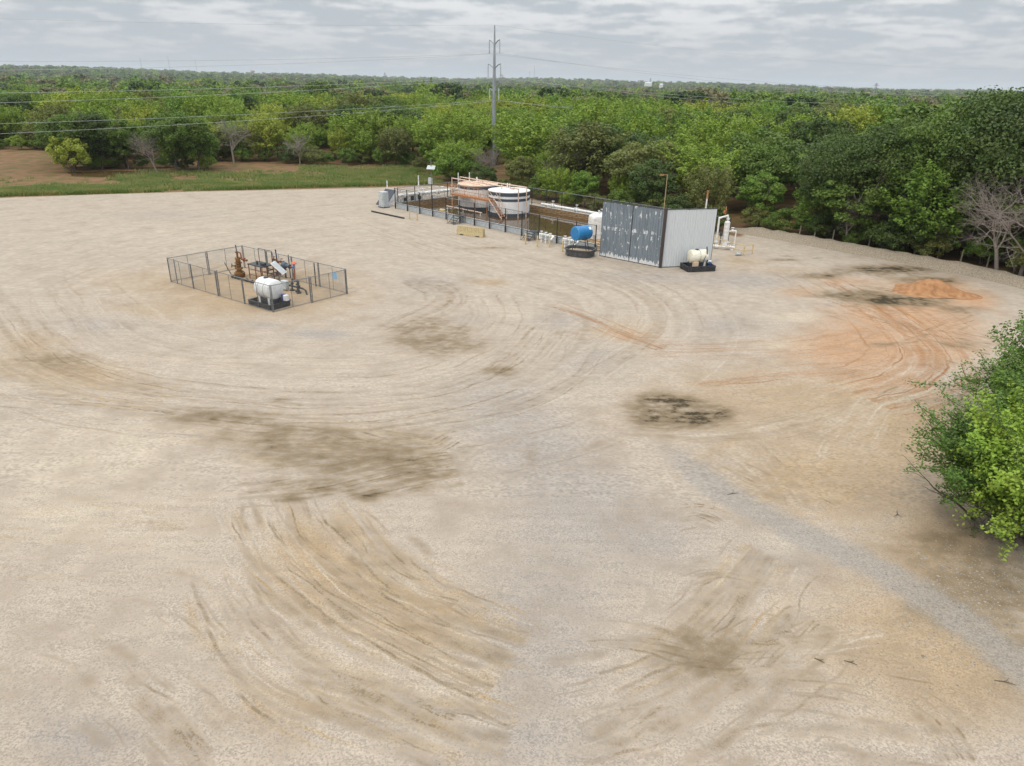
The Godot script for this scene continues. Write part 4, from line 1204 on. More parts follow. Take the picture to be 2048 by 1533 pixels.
func build_well_enclosure() -> void:
	var A := gp(341, 564)
	var C := gp(696, 588)
	var D := gp(546, 625)
	var B := A + C - D
	var hh := 1.8
	var sides := [[A, D, 4, "chain-link fence panel of the enclosure's long side facing the open pad", 0.0], [D, C, 2, "chain-link fence panel of the short side beside the white strapped tank", 0.0], [B, C, 4, "chain-link fence panel of the enclosure's long side facing the tank battery", 0.0], [A, B, 2, "chain-link fence panel of the short side behind the leaning rod", 0.0]]
	var shared := {}
	for sd in sides:
		var a: Vector3 = sd[0]
		var b: Vector3 = sd[1]
		var n: int = sd[2]
		var d := (b - a) / n
		var w := d.length() - 0.10
		var key := "%.2f" % w
		if not shared.has(key):
			var fr := MB.new()
			for x in [0.0, w]:
				fr.tube(Vector3(x, -0.03, 0), Vector3(x, hh, 0), 0.030, 0.030, 6)
				fr.ball(Vector3(x, hh, 0), Vector3.ONE * 0.03, 6, 4)
			fr.tube(Vector3(0, hh - 0.03, 0), Vector3(w, hh - 0.03, 0), 0.024, 0.024, 6)
			fr.tube(Vector3(0, 0.06, 0), Vector3(w, 0.06, 0), 0.019, 0.019, 6)
			var mid := MB.new()
			mid.tube(Vector3(w * 0.5, 0.06, 0), Vector3(w * 0.5, hh - 0.03, 0), 0.017, 0.017, 6)
			var cl := MB.new()
			for y in [0.45, 1.35]: cl.box(Vector3(w + 0.05, y, 0), Vector3(0.14, 0.05, 0.07))
			shared[key] = [fr.mesh(), mid.mesh(), wire_mesh(w, hh - 0.1), cl.mesh()]
		for k in n:
			var t := thing("temporary_fence", sd[3], "fence panel", a + d * k + d.normalized() * 0.05, atan2(-d.z, d.x), "chain-link panels round the wellheads")
			part("frame", shared[key][0], M.galv, t)
			part("brace", shared[key][1], M.galv, t)
			part("wire_mesh", shared[key][2], M.wire, t).position.y = 0.05
			if k < n - 1: part("clamp", shared[key][3], M.galv, t)
	# heavier corner and gate posts
	var pm := MB.new()
	pm.tube(Vector3(0, -0.05, 0), Vector3(0, 1.8, 0), 0.036, 0.036, 8)
	pm.ball(Vector3(0, 1.8, 0), Vector3.ONE * 0.042, 8, 4)
	var first: Node3D
	for e in [[A.lerp(D, 0.06), 0.0], [A.lerp(B, 0.5), 0.0], [A.lerp(D, 0.5), 0.0], [D.lerp(C, 0.5), 0.0], [B.lerp(C, 0.31), 0.0], [C, 0.0]]:
		var inward: Vector3 = ((A + C) * 0.5 - e[0]).normalized() * 0.12
		if first == null: first = solo("anchor_post", pm, M.galv, "thick galvanised anchor post driven beside the chain-link panels", "post", e[0] + inward, 0.0, "anchor posts of the well enclosure")
		else: copy(first, e[0] + inward)
	var ax := (D - A).normalized()          # along the enclosure
	var turn := atan2(-ax.z, ax.x)
	# black spill tray and white tank
	var L := gp(502.6, 609)
	var Fc := gp(544, 624.5)
	var R := gp(576.7, 613.6)
	var ctr := (L + R) * 0.5
	ctr += ((A + C) * 0.5 - ctr).normalized() * 0.1
	var lx := 2.3
	var lz := 1.55
	var t := thing("spill_tray", "black plastic spill tray under the white strapped tank", "spill tray", ctr, turn)
	tray(t, lx, lz, 0.36, M.poly_black)
	t = thing("poly_tank", "white horizontal poly tank with straps inside the chain-link enclosure", "tank", ctr + ax * 0.1 + Vector3(0, 0.05, 0), turn)
	leg_tank(t, 1.55, 0.68, 0.92, M.poly_white)
	t = thing("chemical_pump", "blue chemical pump with white box beside the strapped tank", "pump", ctr + ax * 1.02 + Vector3(0, 0.34, 0) + (C - D).normalized() * 0.42, turn)
	var mb := MB.new()
	mb.bev(Vector3(0, 0.26, 0), Vector3(0.26, 0.52, 0.3), 0.04)
	part("pump_body", mb, M.deep_blue, t)
	mb = MB.new()
	mb.bev(Vector3(0.30, 0.34, 0.05), Vector3(0.28, 0.36, 0.3), 0.03)
	part("control_box", mb, M.poly_white, t)
	mb = MB.new()
	mb.path([Vector3(0, 0.1, -0.15), Vector3(0.1, 0.0, -0.5), Vector3(-0.2, 0.02, -0.6)], 0.015, 5)
	part("hose", mb, M.deep_blue, t)
	# gold wellhead
	t = thing("wellhead", "gold-brown rusty wellhead with stacked valves and handwheels", "wellhead", gp(480, 554), turn)
	mb = MB.new()
	mb.lathe([Vector2(0.0, 0.0), Vector2(0.34, 0.0), Vector2(0.40, 0.10), Vector2(0.40, 0.34), Vector2(0.30, 0.40), Vector2(0.30, 0.46), Vector2(0.18, 0.48), Vector2(0.18, 0.62), Vector2(0.30, 0.64), Vector2(0.30, 0.72), Vector2(0.16, 0.74), Vector2(0.2, 0.9), Vector2(0.16, 1.04), Vector2(0.26, 1.06), Vector2(0.26, 1.14), Vector2(0.0, 1.14)], 20)
	part("casing_head", mb, M.gold, t)
	mb = MB.new()
	mb.lathe([Vector2(0.14, 1.14), Vector2(0.2, 1.24), Vector2(0.14, 1.36), Vector2(0.22, 1.38), Vector2(0.22, 1.45), Vector2(0.07, 1.47), Vector2(0.07, 1.85), Vector2(0.13, 1.86), Vector2(0.13, 1.95), Vector2(0.0, 1.95)], 16)
	part("valve_stack", mb, M.gold, t)
	for e in [[0.55, 1], [0.82, -1], [1.25, 1], [1.25, -1], [0.2, -1]]:
		mb = MB.new()
		var o := Vector3(0.0, e[0], 0.0)
		var dr := Vector3(0.85 * e[1], 0.12, 0.5 * e[1]).normalized() if e[0] != 0.82 else Vector3(-0.7, 0.1, 0.6)
		mb.tube(o, o + dr * 0.5, 0.05, 0.05, 7)
		mb.flange(o + dr * 0.28, dr, 0.1)
		mb.wheel(o + dr * 0.55, dr, 0.15, 0.016)
		part("side_valve", mb, M.gold, t)
	mb = MB.new()
	mb.path([Vector3(0, 1.5, 0), Vector3(0.32, 1.5, -0.1), Vector3(0.32, 1.85, -0.1), Vector3(0.1, 1.95, 0)], 0.05, 7)
	mb.tube(Vector3(0.34, 1.42, -0.1), Vector3(0.85, 1.36, -0.2), 0.09, 0.09, 9)
	mb.flange(Vector3(0.6, 1.39, -0.15), Vector3(1, -0.1, -0.2), 0.14, 0.08)
	part("flow_line", mb, M.red_rust, t)
	mb = MB.new()
	mb.tube(Vector3(0, 1.9, 0), Vector3(-0.06, 2.45, 0), 0.045, 0.045, 8)
	part("polished_rod", mb, M.steel_blue, t)
	# service platform
	var pp := gp(504, 560)
	t = thing("work_platform", "rusty steel work platform with handrail beside the gold wellhead", "platform", pp, turn)
	mb = MB.new()
	mb.box(Vector3(0.35, 1.12, -0.65), Vector3(1.75, 0.07, 1.1))
	part("deck", mb, M.dark_steel, t)
	for x in [-0.45, 0.35, 1.15]:
		for z in [-0.15, -1.15]:
			mb = MB.new()
			mb.tube(Vector3(x, -0.02, z), Vector3(x, 1.1, z), 0.04, 0.04, 6)
			part("leg", mb, M.red_rust, t)
	mb = MB.new()
	for y in [0.35, 0.75]:
		mb.tube(Vector3(-0.45, y, -0.15), Vector3(1.15, y, -0.15), 0.025, 0.025, 5)
		mb.tube(Vector3(-0.45, y, -1.15), Vector3(1.15, y, -1.15), 0.025, 0.025, 5)
		mb.tube(Vector3(1.15, y, -0.15), Vector3(1.15, y, -1.15), 0.025, 0.025, 5)
	part("bracing", mb, M.red_rust, t)
	mb = MB.new()
	mb.path([Vector3(-0.45, 1.12, -1.15), Vector3(-0.45, 2.15, -1.15), Vector3(1.15, 2.15, -1.15), Vector3(1.55, 1.2, -1.15), Vector3(1.75, 0.0, -1.15)], 0.025, 6)
	mb.tube(Vector3(0.35, 1.12, -1.15), Vector3(0.35, 2.15, -1.15), 0.022, 0.022, 6)
	mb.tube(Vector3(1.15, 1.12, -1.15), Vector3(1.15, 2.15, -1.15), 0.022, 0.022, 6)
	part("handrail", mb, M.dark_steel, t)
	mb = MB.new()
	for k in 4:
		mb.box(Vector3(1.35 + 0.13 * k, 0.85 - 0.24 * k, -0.9), Vector3(0.14, 0.04, 0.5))
	part("steps", mb, M.dark_steel, t)
	mb = MB.new()
	mb.bev(Vector3(0.9, 1.26, -0.5), Vector3(0.4, 0.2, 0.3), 0.03)
	mb.tube(Vector3(0.3, 1.15, -0.4), Vector3(0.3, 1.45, -0.4), 0.07, 0.05, 8)
	part("gauge_box", mb, M.dark_steel, t)
	# leaning rod with clamps, and the pipes on the ground
	t = thing("pump_rod", "dark steel rod with clamps leaning at the enclosure's left end", "rod", gp(463, 553), turn)
	mb = MB.new()
	mb.tube(Vector3(0.1, -0.02, 0), Vector3(-0.85, 0.92, -0.1), 0.03, 0.03, 6)
	part("shaft", mb, M.dark_steel, t)
	for k in 3:
		mb = MB.new()
		var o := Vector3(-0.15 - 0.3 * k, 0.24 + 0.3 * k, -0.03 * k)
		mb.tube(o - Vector3(0.13, -0.02, 0.1), o + Vector3(0.16, 0.06, 0.1), 0.035, 0.035, 6)
		part("clamp", mb, M.dark_steel, t)
	t = thing("flow_pipe", "dark flanged flow pipe lying on the ground from the gold wellhead", "pipe", gp(470, 557), turn)
	mb = MB.new()
	mb.path([Vector3(-0.3, 0.12, 0), Vector3(0.9, 0.12, 0.05), Vector3(2.6, 0.10, 0.0)], 0.075, 8)
	part("pipe", mb, M.dark_steel, t)
	mb = MB.new()
	for x in [-0.25, 0.1, 0.45, 1.5, 2.1]: mb.flange(Vector3(x, 0.12, 0.02), Vector3(1, 0, 0), 0.13, 0.09)
	part("flanges", mb, M.dark_steel, t)
	# the second wellhead
	t = thing("wellhead", "rust-red and steel-blue wellhead with an orange handwheel", "wellhead", gp(560, 550), turn)
	mb = MB.new()
	mb.lathe([Vector2(0.0, 0.0), Vector2(0.22, 0.0), Vector2(0.22, 0.14), Vector2(0.12, 0.16), Vector2(0.12, 0.34), Vector2(0.2, 0.36), Vector2(0.2, 0.44), Vector2(0.09, 0.46), Vector2(0.09, 0.9), Vector2(0.15, 0.92), Vector2(0.15, 1.0), Vector2(0.06, 1.02), Vector2(0.06, 1.3), Vector2(0.0, 1.3)], 16, Transform3D(Basis(), Vector3(-0.2, 0, 0)))
	part("riser", mb, M.red_rust, t)
	mb = MB.new()
	mb.tube(Vector3(-0.2, 1.28, 0), Vector3(-0.24, 1.95, 0), 0.05, 0.05, 8)
	part("polished_rod", mb, M.deep_blue, t)
	for e in [[Vector3(-0.2, 1.05, 0), Vector3(0.5, 1.05, -0.15)], [Vector3(0.5, 1.05, -0.15), Vector3(0.62, 0.4, -0.1)], [Vector3(-0.2, 0.6, 0), Vector3(0.75, 0.62, 0.1)], [Vector3(-0.2, 1.1, 0), Vector3(-0.6, 1.15, 0.1)]]:
		mb = MB.new()
		mb.tube(e[0], e[1], 0.05, 0.05, 7)
		var dd: Vector3 = e[1] - e[0]
		mb.flange(e[0] + dd * 0.5, dd, 0.1)
		mb.flange(e[0] + dd * 0.85, dd, 0.1)
		mb.wheel(e[0] + dd * 0.65 + Vector3(0, 0.22, 0), Vector3.UP, 0.12, 0.015)
		part("side_valve", mb, M.red_rust, t)
	mb = MB.new()
	mb.lathe([Vector2(0.0, -0.3), Vector2(0.12, -0.3), Vector2(0.24, -0.18), Vector2(0.24, 0.12), Vector2(0.12, 0.2), Vector2(0.12, 0.55), Vector2(0.17, 0.56), Vector2(0.17, 0.66), Vector2(0.0, 0.66)], 14, Transform3D(Basis(Vector3(0, 0, 1), -PI / 2), Vector3(1.15, 1.0, 0.35)))
	mb.tube(Vector3(1.15, 1.0, 0.35), Vector3(1.15, 0.0, 0.35), 0.07, 0.07, 8)
	part("choke_valve", mb, M.steel_blue, t)
	mb = MB.new()
	mb.path([Vector3(1.8, 1.0, 0.35), Vector3(2.35, 1.0, 0.4), Vector3(2.5, 0.0, 0.6)], 0.06, 7)
	mb.tube(Vector3(2.35, 0.95, 0.4), Vector3(2.35, 1.3, 0.4), 0.04, 0.04, 6)
	part("outlet_pipe", mb, M.red_rust, t)
	mb = MB.new()
	mb.lathe([Vector2(0.0, 0.0), Vector2(0.2, 0.02), Vector2(0.2, 0.07), Vector2(0.08, 0.16), Vector2(0.0, 0.16)], 14, Transform3D(Basis(), Vector3(2.35, 1.28, 0.4)))
	part("handwheel", mb, M.orange, t, "bright orange handwheel")
	# skid of small vessels and pipework in front
	t = thing("meter_skid", "small grey pipe skid with flanged legs beside the second wellhead", "pipe skid", gp(590, 583), turn)
	for e in [[-0.3, 0.0], [0.15, -0.1], [0.6, 0.15]]:
		mb = MB.new()
		mb.tube(Vector3(e[0], 0.0, e[1]), Vector3(e[0] - 0.1, 0.85, e[1] - 0.15), 0.055, 0.055, 7)
		mb.flange(Vector3(e[0], 0.04, e[1]), Vector3.UP, 0.17, 0.09)
		mb.flange(Vector3(e[0] - 0.05, 0.5, e[1] - 0.08), Vector3.UP, 0.12, 0.08)
		part("leg", mb, M.dark_steel, t)
	mb = MB.new()
	mb.tube(Vector3(-0.75, 0.32, -0.05), Vector3(0.9, 0.36, 0.0), 0.07, 0.07, 8)
	mb.tube(Vector3(-0.45, 0.8, -0.15), Vector3(0.55, 0.78, 0.0), 0.045, 0.045, 8)
	mb.path([Vector3(0.9, 0.36, 0.0), Vector3(1.25, 0.3, 0.05), Vector3(1.35, 0.0, 0.05)], 0.06, 7)
	part("header", mb, M.dark_steel, t)
	mb = MB.new()
	mb.bev(Vector3(-0.75, 0.42, 0.25), Vector3(0.55, 0.6, 0.3), 0.03)
	part("meter_box", mb, M.grey_paint, t)
	# solar panel on a stand
	t = thing("tilted_solar_panel", "white-framed solar panel tilted behind the strapped tank", "solar panel", gp(560, 569), turn)
	mb = MB.new()
	mb.tube(Vector3(0, -0.02, 0), Vector3(0, 1.1, 0), 0.035, 0.035, 7)
	part("post", mb, M.galv, t)
	var tilt := Basis(Vector3(0, 1, 0), 0.5) * Basis(Vector3(0, 0, 1), -0.75)
	mb = MB.new()
	mb.box(Vector3(0.05, 1.25, 0), Vector3(1.15, 0.04, 0.75), tilt)
	part("frame", mb, M.white, t)
	mb = MB.new()
	mb.box(Vector3(0.05, 1.25, 0) + tilt * Vector3(0, 0.024, 0), Vector3(1.05, 0.01, 0.66), tilt)
	part("cell_panel", mb, M.grey_paint, t)
	# standpipes and signs
	for e in [[581, 556, 1.75], [632, 573, 1.7]]:
		mb = MB.new()
		mb.tube(Vector3(0, -0.05, 0), Vector3(0, e[2], 0), 0.04, 0.04, 7)
		mb.ball(Vector3(0, e[2], 0), Vector3.ONE * 0.045, 7, 4)
		solo("standpipe", mb, M.dark_steel, "slim dark standpipe inside the chain-link enclosure", "pipe", gp(e[0], e[1]), 0.0, "standpipes by the wellheads")
	for e in [0.52, 0.90]:
		var p := B.lerp(C, e) + (A - B).normalized() * 0.06
		t = thing("fence_sign", "small pale blue sign hung on the chain-link fence", "sign", p, turn, "blue signs on the well enclosure")
		mb = MB.new()
		mb.box(Vector3(0, 1.15, 0), Vector3(0.42, 0.5, 0.012))
		part("board", mb, M.pale_blue, t)
		mb = MB.new()
		for x in [-0.17, 0.17]: mb.tube(Vector3(x, 1.38, 0), Vector3(x, 1.5, -0.06), 0.006, 0.006, 4)
		part("tie", mb, M.galv, t)

func tray(t: Node3D, lx: float, lz: float, h: float, m: Material) -> void:
	var mb := MB.new()
	mb.box(Vector3(0, 0.03, 0), Vector3(lx, 0.06, lz))
	part("floor_plate", mb, m, t)
	for e in [[0, lz * 0.5, lx, 0], [0, -lz * 0.5, lx, 0], [lx * 0.5, 0, lz, 1], [-lx * 0.5, 0, lz, 1]]:
		mb = MB.new()
		var b := Basis(Vector3.UP, PI / 2 if e[3] else 0.0)
		var o := Vector3(e[0], h * 0.5, e[1])
		mb.box(o + Vector3(0, 0.03, 0), Vector3(e[2] - (0.10 if e[3] else 0.0), h - 0.06, 0.07), b)
		for k in 3: mb.box(o + b * Vector3((k - 1) * e[2] * 0.3, 0.02, 0), Vector3(0.07, h - 0.1, 0.12), b)
		mb.box(o + Vector3(0, h * 0.5 - 0.02, 0), Vector3(e[2] + (0.05 if not e[3] else -0.1), 0.05, 0.10), b)
		part("side_wall", mb, m, t)

func leg_tank(t: Node3D, length: float, rad: float, axis_y: float, m: Material, straps := 2) -> void:
	var x := Transform3D(Basis(Vector3(0, 0, 1), -PI / 2), Vector3(0, axis_y + rad * 0.32, 0))
	var h := length * 0.5
	var mb := MB.new()
	var prof := []
	for k in 7: prof.append(Vector2(rad * sin(k * PI / 12), -h - rad * 0.30 * cos(k * PI / 12) + rad * 0.22))
	for k in 7: prof.append(Vector2(rad * cos(k * PI / 12), h + rad * 0.30 * sin(k * PI / 12) - rad * 0.22))
	mb.lathe(prof, 32, x)
	part("shell", mb, m, t)
	mb = MB.new()
	mb.tube(Vector3(-0.15, axis_y + rad * 1.28, 0), Vector3(-0.15, axis_y + rad * 1.40, 0), 0.16, 0.15, 14)
	part("lid", mb, M.poly_black, t)
	for k in straps:
		mb = MB.new()
		var sx := (k - (straps - 1) * 0.5) * length * 0.36
		mb.lathe([Vector2(rad + 0.001, sx - 0.016), Vector2(rad + 0.008, sx - 0.016), Vector2(rad + 0.008, sx + 0.016), Vector2(rad + 0.001, sx + 0.016)], 28, x)
		part("strap", mb, M.galv, t)
	for sx in [-0.32, 0.32]:
		for z in [-0.34, 0.34]:
			mb = MB.new()
			mb.bev(Vector3(sx * length, (axis_y - rad * 0.4) * 0.5, z * rad * 1.6), Vector3(0.2, axis_y - rad * 0.4, 0.2), 0.03)
			part("leg", mb, m, t)
	mb = MB.new()
	mb.bev(Vector3(0, (axis_y - rad * 0.5) * 0.5, 0), Vector3(length * 0.9, axis_y - rad * 0.5, rad * 1.25), 0.04)
	part("cradle", mb, M.poly_black, t)

# ---------- the tank battery ----------
func ribbed(w: float, h: float, ribs: int, depth: float) -> MB:   # a sheet ribbed along x, standing in the xy plane
	var mb := MB.new()
	for k in ribs:
		var y := h * k / ribs
		var d := h / ribs
		var q := [y, y + d * 0.30, y + d * 0.42, y + d * 0.88, y + d]
		var z := [0.0, 0.0, depth, depth, 0.0]
		for j in 4:
			mb.quad(Vector3(0, q[j], z[j]), Vector3(0, q[j + 1], z[j + 1]), Vector3(w, q[j + 1], z[j + 1]), Vector3(w, q[j], z[j]))
	mb.box(Vector3(w * 0.5, h * 0.5, -0.012), Vector3(w, h, 0.012))
	return mb

func run_fence(a: Vector3, b: Vector3, n: int, base: float, label: String, wall: bool) -> void:
	var d := b - a
	var w := d.length()
	var turn := atan2(-d.z, d.x)
	var t := thing("security_fence", label, "fence", a, turn)
	var step := w / n
	var po := MB.new()
	po.tube(Vector3(0, -0.1, 0), Vector3(0, 2.4 - base, 0), 0.052, 0.052, 7)
	po.ball(Vector3(0, 2.4 - base, 0), Vector3.ONE * 0.045, 7, 4)
	if wall: po.box(Vector3(0, 0.28, 0), Vector3(0.11, 0.66, 0.11))
	var pm := po.mesh()
	var rail := MB.new()
	rail.tube(Vector3(0, 2.38, 0), Vector3(step, 2.38, 0), 0.032, 0.032, 6)
	var rm := rail.mesh()
	var low := MB.new()
	low.tube(Vector3(0, 0.66, 0.03), Vector3(step, 0.66, 0.03), 0.026, 0.026, 6)
	var lm := low.mesh()
	var net := wire_mesh(step, 1.68, 0.085, 0.007)
	for k in n + 1: part("post", pm, M.black, t).position = Vector3(step * k, base, 0)
	for k in n:
		part("top_rail", rm, M.galv, t).position.x = step * k
		part("bottom_rail", lm, M.black, t).position.x = step * k
		part("wire_mesh", net, M.black, t).position = Vector3(step * k, 0.68, 0)

func containment_wall(a: Vector3, b: Vector3, n: int, label: String, flip: float) -> void:
	var d := b - a
	var t := thing("containment_wall", label, "wall", a, atan2(-d.z, d.x))
	var step := d.length() / n
	var outer := ribbed(step - 0.01, 0.6, 4, 0.03).mesh()
	var inner := ribbed(step - 0.01, 0.62, 5, 0.025).mesh()
	for k in n:
		var o := part("steel_panel", outer, M.sheet, t)
		o.position = Vector3(step * k, 0, 0.02 * flip)
		if flip < 0: o.rotation.y = PI; o.position.x += step
		var i := part("liner_panel", inner, M.liner, t)
		i.position = Vector3(step * k, 0, -0.04 * flip)
		if flip > 0: i.rotation.y = PI; i.position.x += step
	var cap := MB.new()
	cap.box(Vector3(d.length() * 0.5, 0.635, 0), Vector3(d.length(), 0.025, 0.16))
	part("cap_rail", cap, M.sheet, t)

func stock_tank(s: float, tt: float, h: float, white: Material, roof: Material, label: String, bands: bool) -> Node3D:
	var t := thing("stock_tank", label, "tank", bt(s, tt), TURN)
	var R := 2.4
	var mb := MB.new()
	mb.lathe([Vector2(R + 0.004, -0.05), Vector2(R + 0.004, 0.42)], 56)
	part("base_band", mb, M.navy, t)
	mb = MB.new()
	mb.lathe([Vector2(R, 0.0), Vector2(R, h)], 56)
	part("shell", mb, white, t)
	mb = MB.new()
	mb.lathe([Vector2(R, h), Vector2(R + 0.03, h), Vector2(R + 0.03, h + 0.05), Vector2(R, h + 0.06), Vector2(0.3, h + 0.34), Vector2(0, h + 0.34)], 56)
	part("roof", mb, roof, t)
	if bands:
		for y in [[h - 0.42, h - 0.04], [h - 0.98, h - 0.68]]:
			mb = MB.new()
			mb.lathe([Vector2(R, y[0]), Vector2(R + 0.008, y[0]), Vector2(R + 0.008, y[1]), Vector2(R, y[1])], 56)
			part("painted_band", mb, M.navy, t)
	else:
		mb = MB.new()
		mb.lathe([Vector2(R, h - 0.42), Vector2(R + 0.008, h - 0.42), Vector2(R + 0.008, h - 0.06), Vector2(R, h - 0.06)], 56)
		part("painted_band", mb, M.navy, t)
	mb = MB.new()
	mb.tube(Vector3(0.8, h + 0.2, 0.3), Vector3(0.8, h + 0.42, 0.3), 0.28, 0.28, 16)
	part("hatch", mb, M.rusty_white, t)
	mb = MB.new()
	mb.tube(Vector3(-0.9, h + 0.15, -0.6), Vector3(-0.9, h + 0.65, -0.6), 0.09, 0.09, 10)
	part("vent", mb, M.white, t)
	return t

func build_battery() -> void:
	var LEN := 30.5
	containment_wall(bt(0, 0.25), bt(LEN, 0.25), 13, "low ribbed steel containment wall along the battery's front", 1.0)
	containment_wall(bt(0.05, 0.3), bt(0.05, 12.0), 5, "low containment wall at the battery's end beside the pipe racks", -1.0)
	containment_wall(bt(0.1, 12.1), bt(LEN, 12.1), 13, "low containment wall along the battery's back with brown inner liner", -1.0)
	run_fence(bt(0, 0), bt(LEN, 0), 13, 0.0, "black-post chain-link fence along the battery's front", true)
	run_fence(bt(0, 0.4), bt(0, 13.3), 5, 0.0, "black-post chain-link fence at the battery's end by the pipe racks", false)
	run_fence(bt(0.1, 13.35), bt(36.5, 13.35), 15, 0.0, "black-post chain-link fence along the battery's back before the trees", false)
	# brown water standing inside
	var mb := MB.new()
	mb.quadn(bt(0.2, 0.4, 0.06), bt(0.2, 11.95, 0.06), bt(25.5, 11.95, 0.06), bt(24.2, 0.4, 0.06), Vector3.UP, Vector3.UP, Vector3.UP, Vector3.UP)
	structure("standing_water", mb.mesh(), M.water)
	mb = MB.new()
	mb.quadn(bt(24.0, 0.4, 0.04), bt(25.3, 11.95, 0.04), bt(36.5, 11.95, 0.04), bt(36.5, 0.4, 0.04), Vector3.UP, Vector3.UP, Vector3.UP, Vector3.UP)
	structure("containment_floor", mb.mesh(), M.liner)
	# tanks
	stock_tank(5.8, 8.1, 2.85, M.streaked, M.roof_rust, "white stock tank with rusty roof and catwalk", false)
	stock_tank(11.3, 7.9, 2.72, M.tank_white, M.tank_white, "white stock tank with two dark bands round its top", true)
	build_catwalk()
	# white vessel near the windbreak
	var t := thing("pressure_vessel", "upright white pressure vessel behind the blue drum", "vessel", bt(26.6, 5.0), TURN)
	mb = MB.new()
	mb.lathe([Vector2(0.0, 0.0), Vector2(0.85, 0.0), Vector2(0.85, 2.0), Vector2(0.80, 2.18), Vector2(0.6, 2.34), Vector2(0.3, 2.42), Vector2(0, 2.44)], 28)
	part("shell", mb, M.white, t)
	mb = MB.new()
	mb.tube(Vector3(0.2, 2.38, 0), Vector3(0.2, 2.75, 0), 0.06, 0.06, 8)
	mb.flange(Vector3(0.2, 2.68, 0), Vector3.UP, 0.12, 0.06)
	part("nozzle", mb, M.white, t)
	for e in [[0.9, 0.5], [-0.5, 1.1], [0.2, 0.9]]:
		mb = MB.new()
		var o := Vector3(e[0] * 0.5, e[1], 0.8)
		mb.tube(o, o + Vector3(0.1, 0, 0.35), 0.06, 0.06, 8)
		mb.flange(o + Vector3(0.06, 0, 0.25), Vector3(0.1, 0, 0.35), 0.12, 0.06)
		part("valve", mb, M.white, t)
	for k in 3:
		mb = MB.new()
		mb.box(Vector3(0, 0.03, 0), Vector3(2.6, 0.06, 0.24))
		solo("wooden_plank", mb, M.plank, "loose wooden plank on the dry floor by the windbreak", "plank", bt(29.0 + 0.6 * k, 4.0 - 0.9 * k, 0.06), TURN + 0.2 + 0.1 * k, "planks inside the containment")
	# lamp pole
	t = thing("lamp_pole", "tall thin pole with a small lamp arm behind the windbreak", "lamp pole", bt(31.6, 9.0), TURN)
	mb = MB.new()
	mb.tube(Vector3(0, -0.02, 0), Vector3(0, 6.3, 0), 0.045, 0.035, 8)
	part("pole", mb, M.plank, t)
	mb = MB.new()
	mb.tube(Vector3(0, 6.28, 0), Vector3(-0.25, 6.28, 0.3), 0.035, 0.035, 6)
	mb.box(Vector3(-0.34, 6.26, 0.42), Vector3(0.2, 0.1, 0.36), Basis(Vector3.UP, -0.7))
	part("lamp_head", mb, M.rust, t)
	t = thing("vent_pipe", "red-tipped vent pipe rising behind the pale windbreak wall", "pipe", bt(36.0, 9.2), TURN)
	mb = MB.new()
	mb.tube(Vector3(0, -0.02, 0), Vector3(0, 4.6, 0), 0.07, 0.07, 8)
	part("pipe", mb, M.white, t)
	mb = MB.new()
	mb.tube(Vector3(0, 4.6, 0), Vector3(0, 5.3, 0), 0.085, 0.085, 8)
	part("tip", mb, M.rust, t)
	# crossover steps over the front wall
	for e in [[11.9, "dark steel crossover stairs near the concrete barrier"], [23.0, "dark steel crossover stairs beside the first yellow bollard"]]:
		t = thing("crossover_stairs", e[1], "stairs", bt(e[0], -0.2), TURN, "")
		mb = MB.new()
		mb.box(Vector3(0, 0.76, 0.0), Vector3(1.0, 0.05, 0.9))
		part("landing", mb, M.dark_steel, t)
		for k in 3:
			mb = MB.new()
			mb.box(Vector3(0, 0.57 - 0.19 * k, 0.58 + 0.22 * k), Vector3(0.9, 0.035, 0.22))
			part("tread", mb, M.dark_steel, t)
		for x in [-0.5, 0.5]:
			mb = MB.new()
			mb.tube(Vector3(x, 0.76, 0.45), Vector3(x, 0.0, 1.25), 0.03, 0.03, 6)
			mb.tube(Vector3(x, 0.0, 0.42), Vector3(x, 0.76, 0.42), 0.03, 0.03, 6)
			mb.tube(Vector3(x, 0.0, -0.42), Vector3(x, 0.76, -0.42), 0.03, 0.03, 6)
			part("stringer", mb, M.dark_steel, t)
			mb = MB.new()
			mb.path([Vector3(x, 0.0, 1.35), Vector3(x, 0.85, 1.25), Vector3(x, 1.7, 0.42), Vector3(x, 1.7, -0.42), Vector3(x, 0.9, -1.2)], 0.024, 6)
			mb.tube(Vector3(x, 0.76, 0.42), Vector3(x, 1.7, 0.42), 0.02, 0.02, 5)
			mb.tube(Vector3(x, 0.76, -0.42), Vector3(x, 1.7, -0.42), 0.02, 0.02, 5)
			part("handrail", mb, M.dark_steel, t)
	# concrete barrier
	t = thing("concrete_barrier", "chipped yellow concrete barrier on the gravel before the fence", "barrier", (gp(918, 468) + gp(966, 475)) * 0.5, TURN + 0.32)
	var prof := [Vector2(0.30, 0.0), Vector2(0.30, 0.08), Vector2(0.20, 0.30), Vector2(0.09, 0.86), Vector2(-0.09, 0.86), Vector2(-0.20, 0.30), Vector2(-0.30, 0.08), Vector2(-0.30, 0.0)]
	mb = MB.new()
	for k in 7:
		mb.quad(Vector3(-1.5, prof[k].y, prof[k].x), Vector3(1.5, prof[k].y, prof[k].x), Vector3(1.5, prof[k + 1].y, prof[k + 1].x), Vector3(-1.5, prof[k + 1].y, prof[k + 1].x))
	for x in [-1.5, 1.5]:
		for k in range(1, 7): mb.tri(Vector3(x, prof[0].y, prof[0].x), Vector3(x, prof[k].y, prof[k].x), Vector3(x, prof[k + 1].y, prof[k + 1].x))
	part("body", mb, M.barrier, t)
	for x in [-0.9, 0.9]:
		mb = MB.new()
		mb.box(Vector3(x, 0.05, 0.298), Vector3(0.4, 0.10, 0.02))
		part("fork_slot", mb, M.black, t)
	# bollards
	var first: Node3D
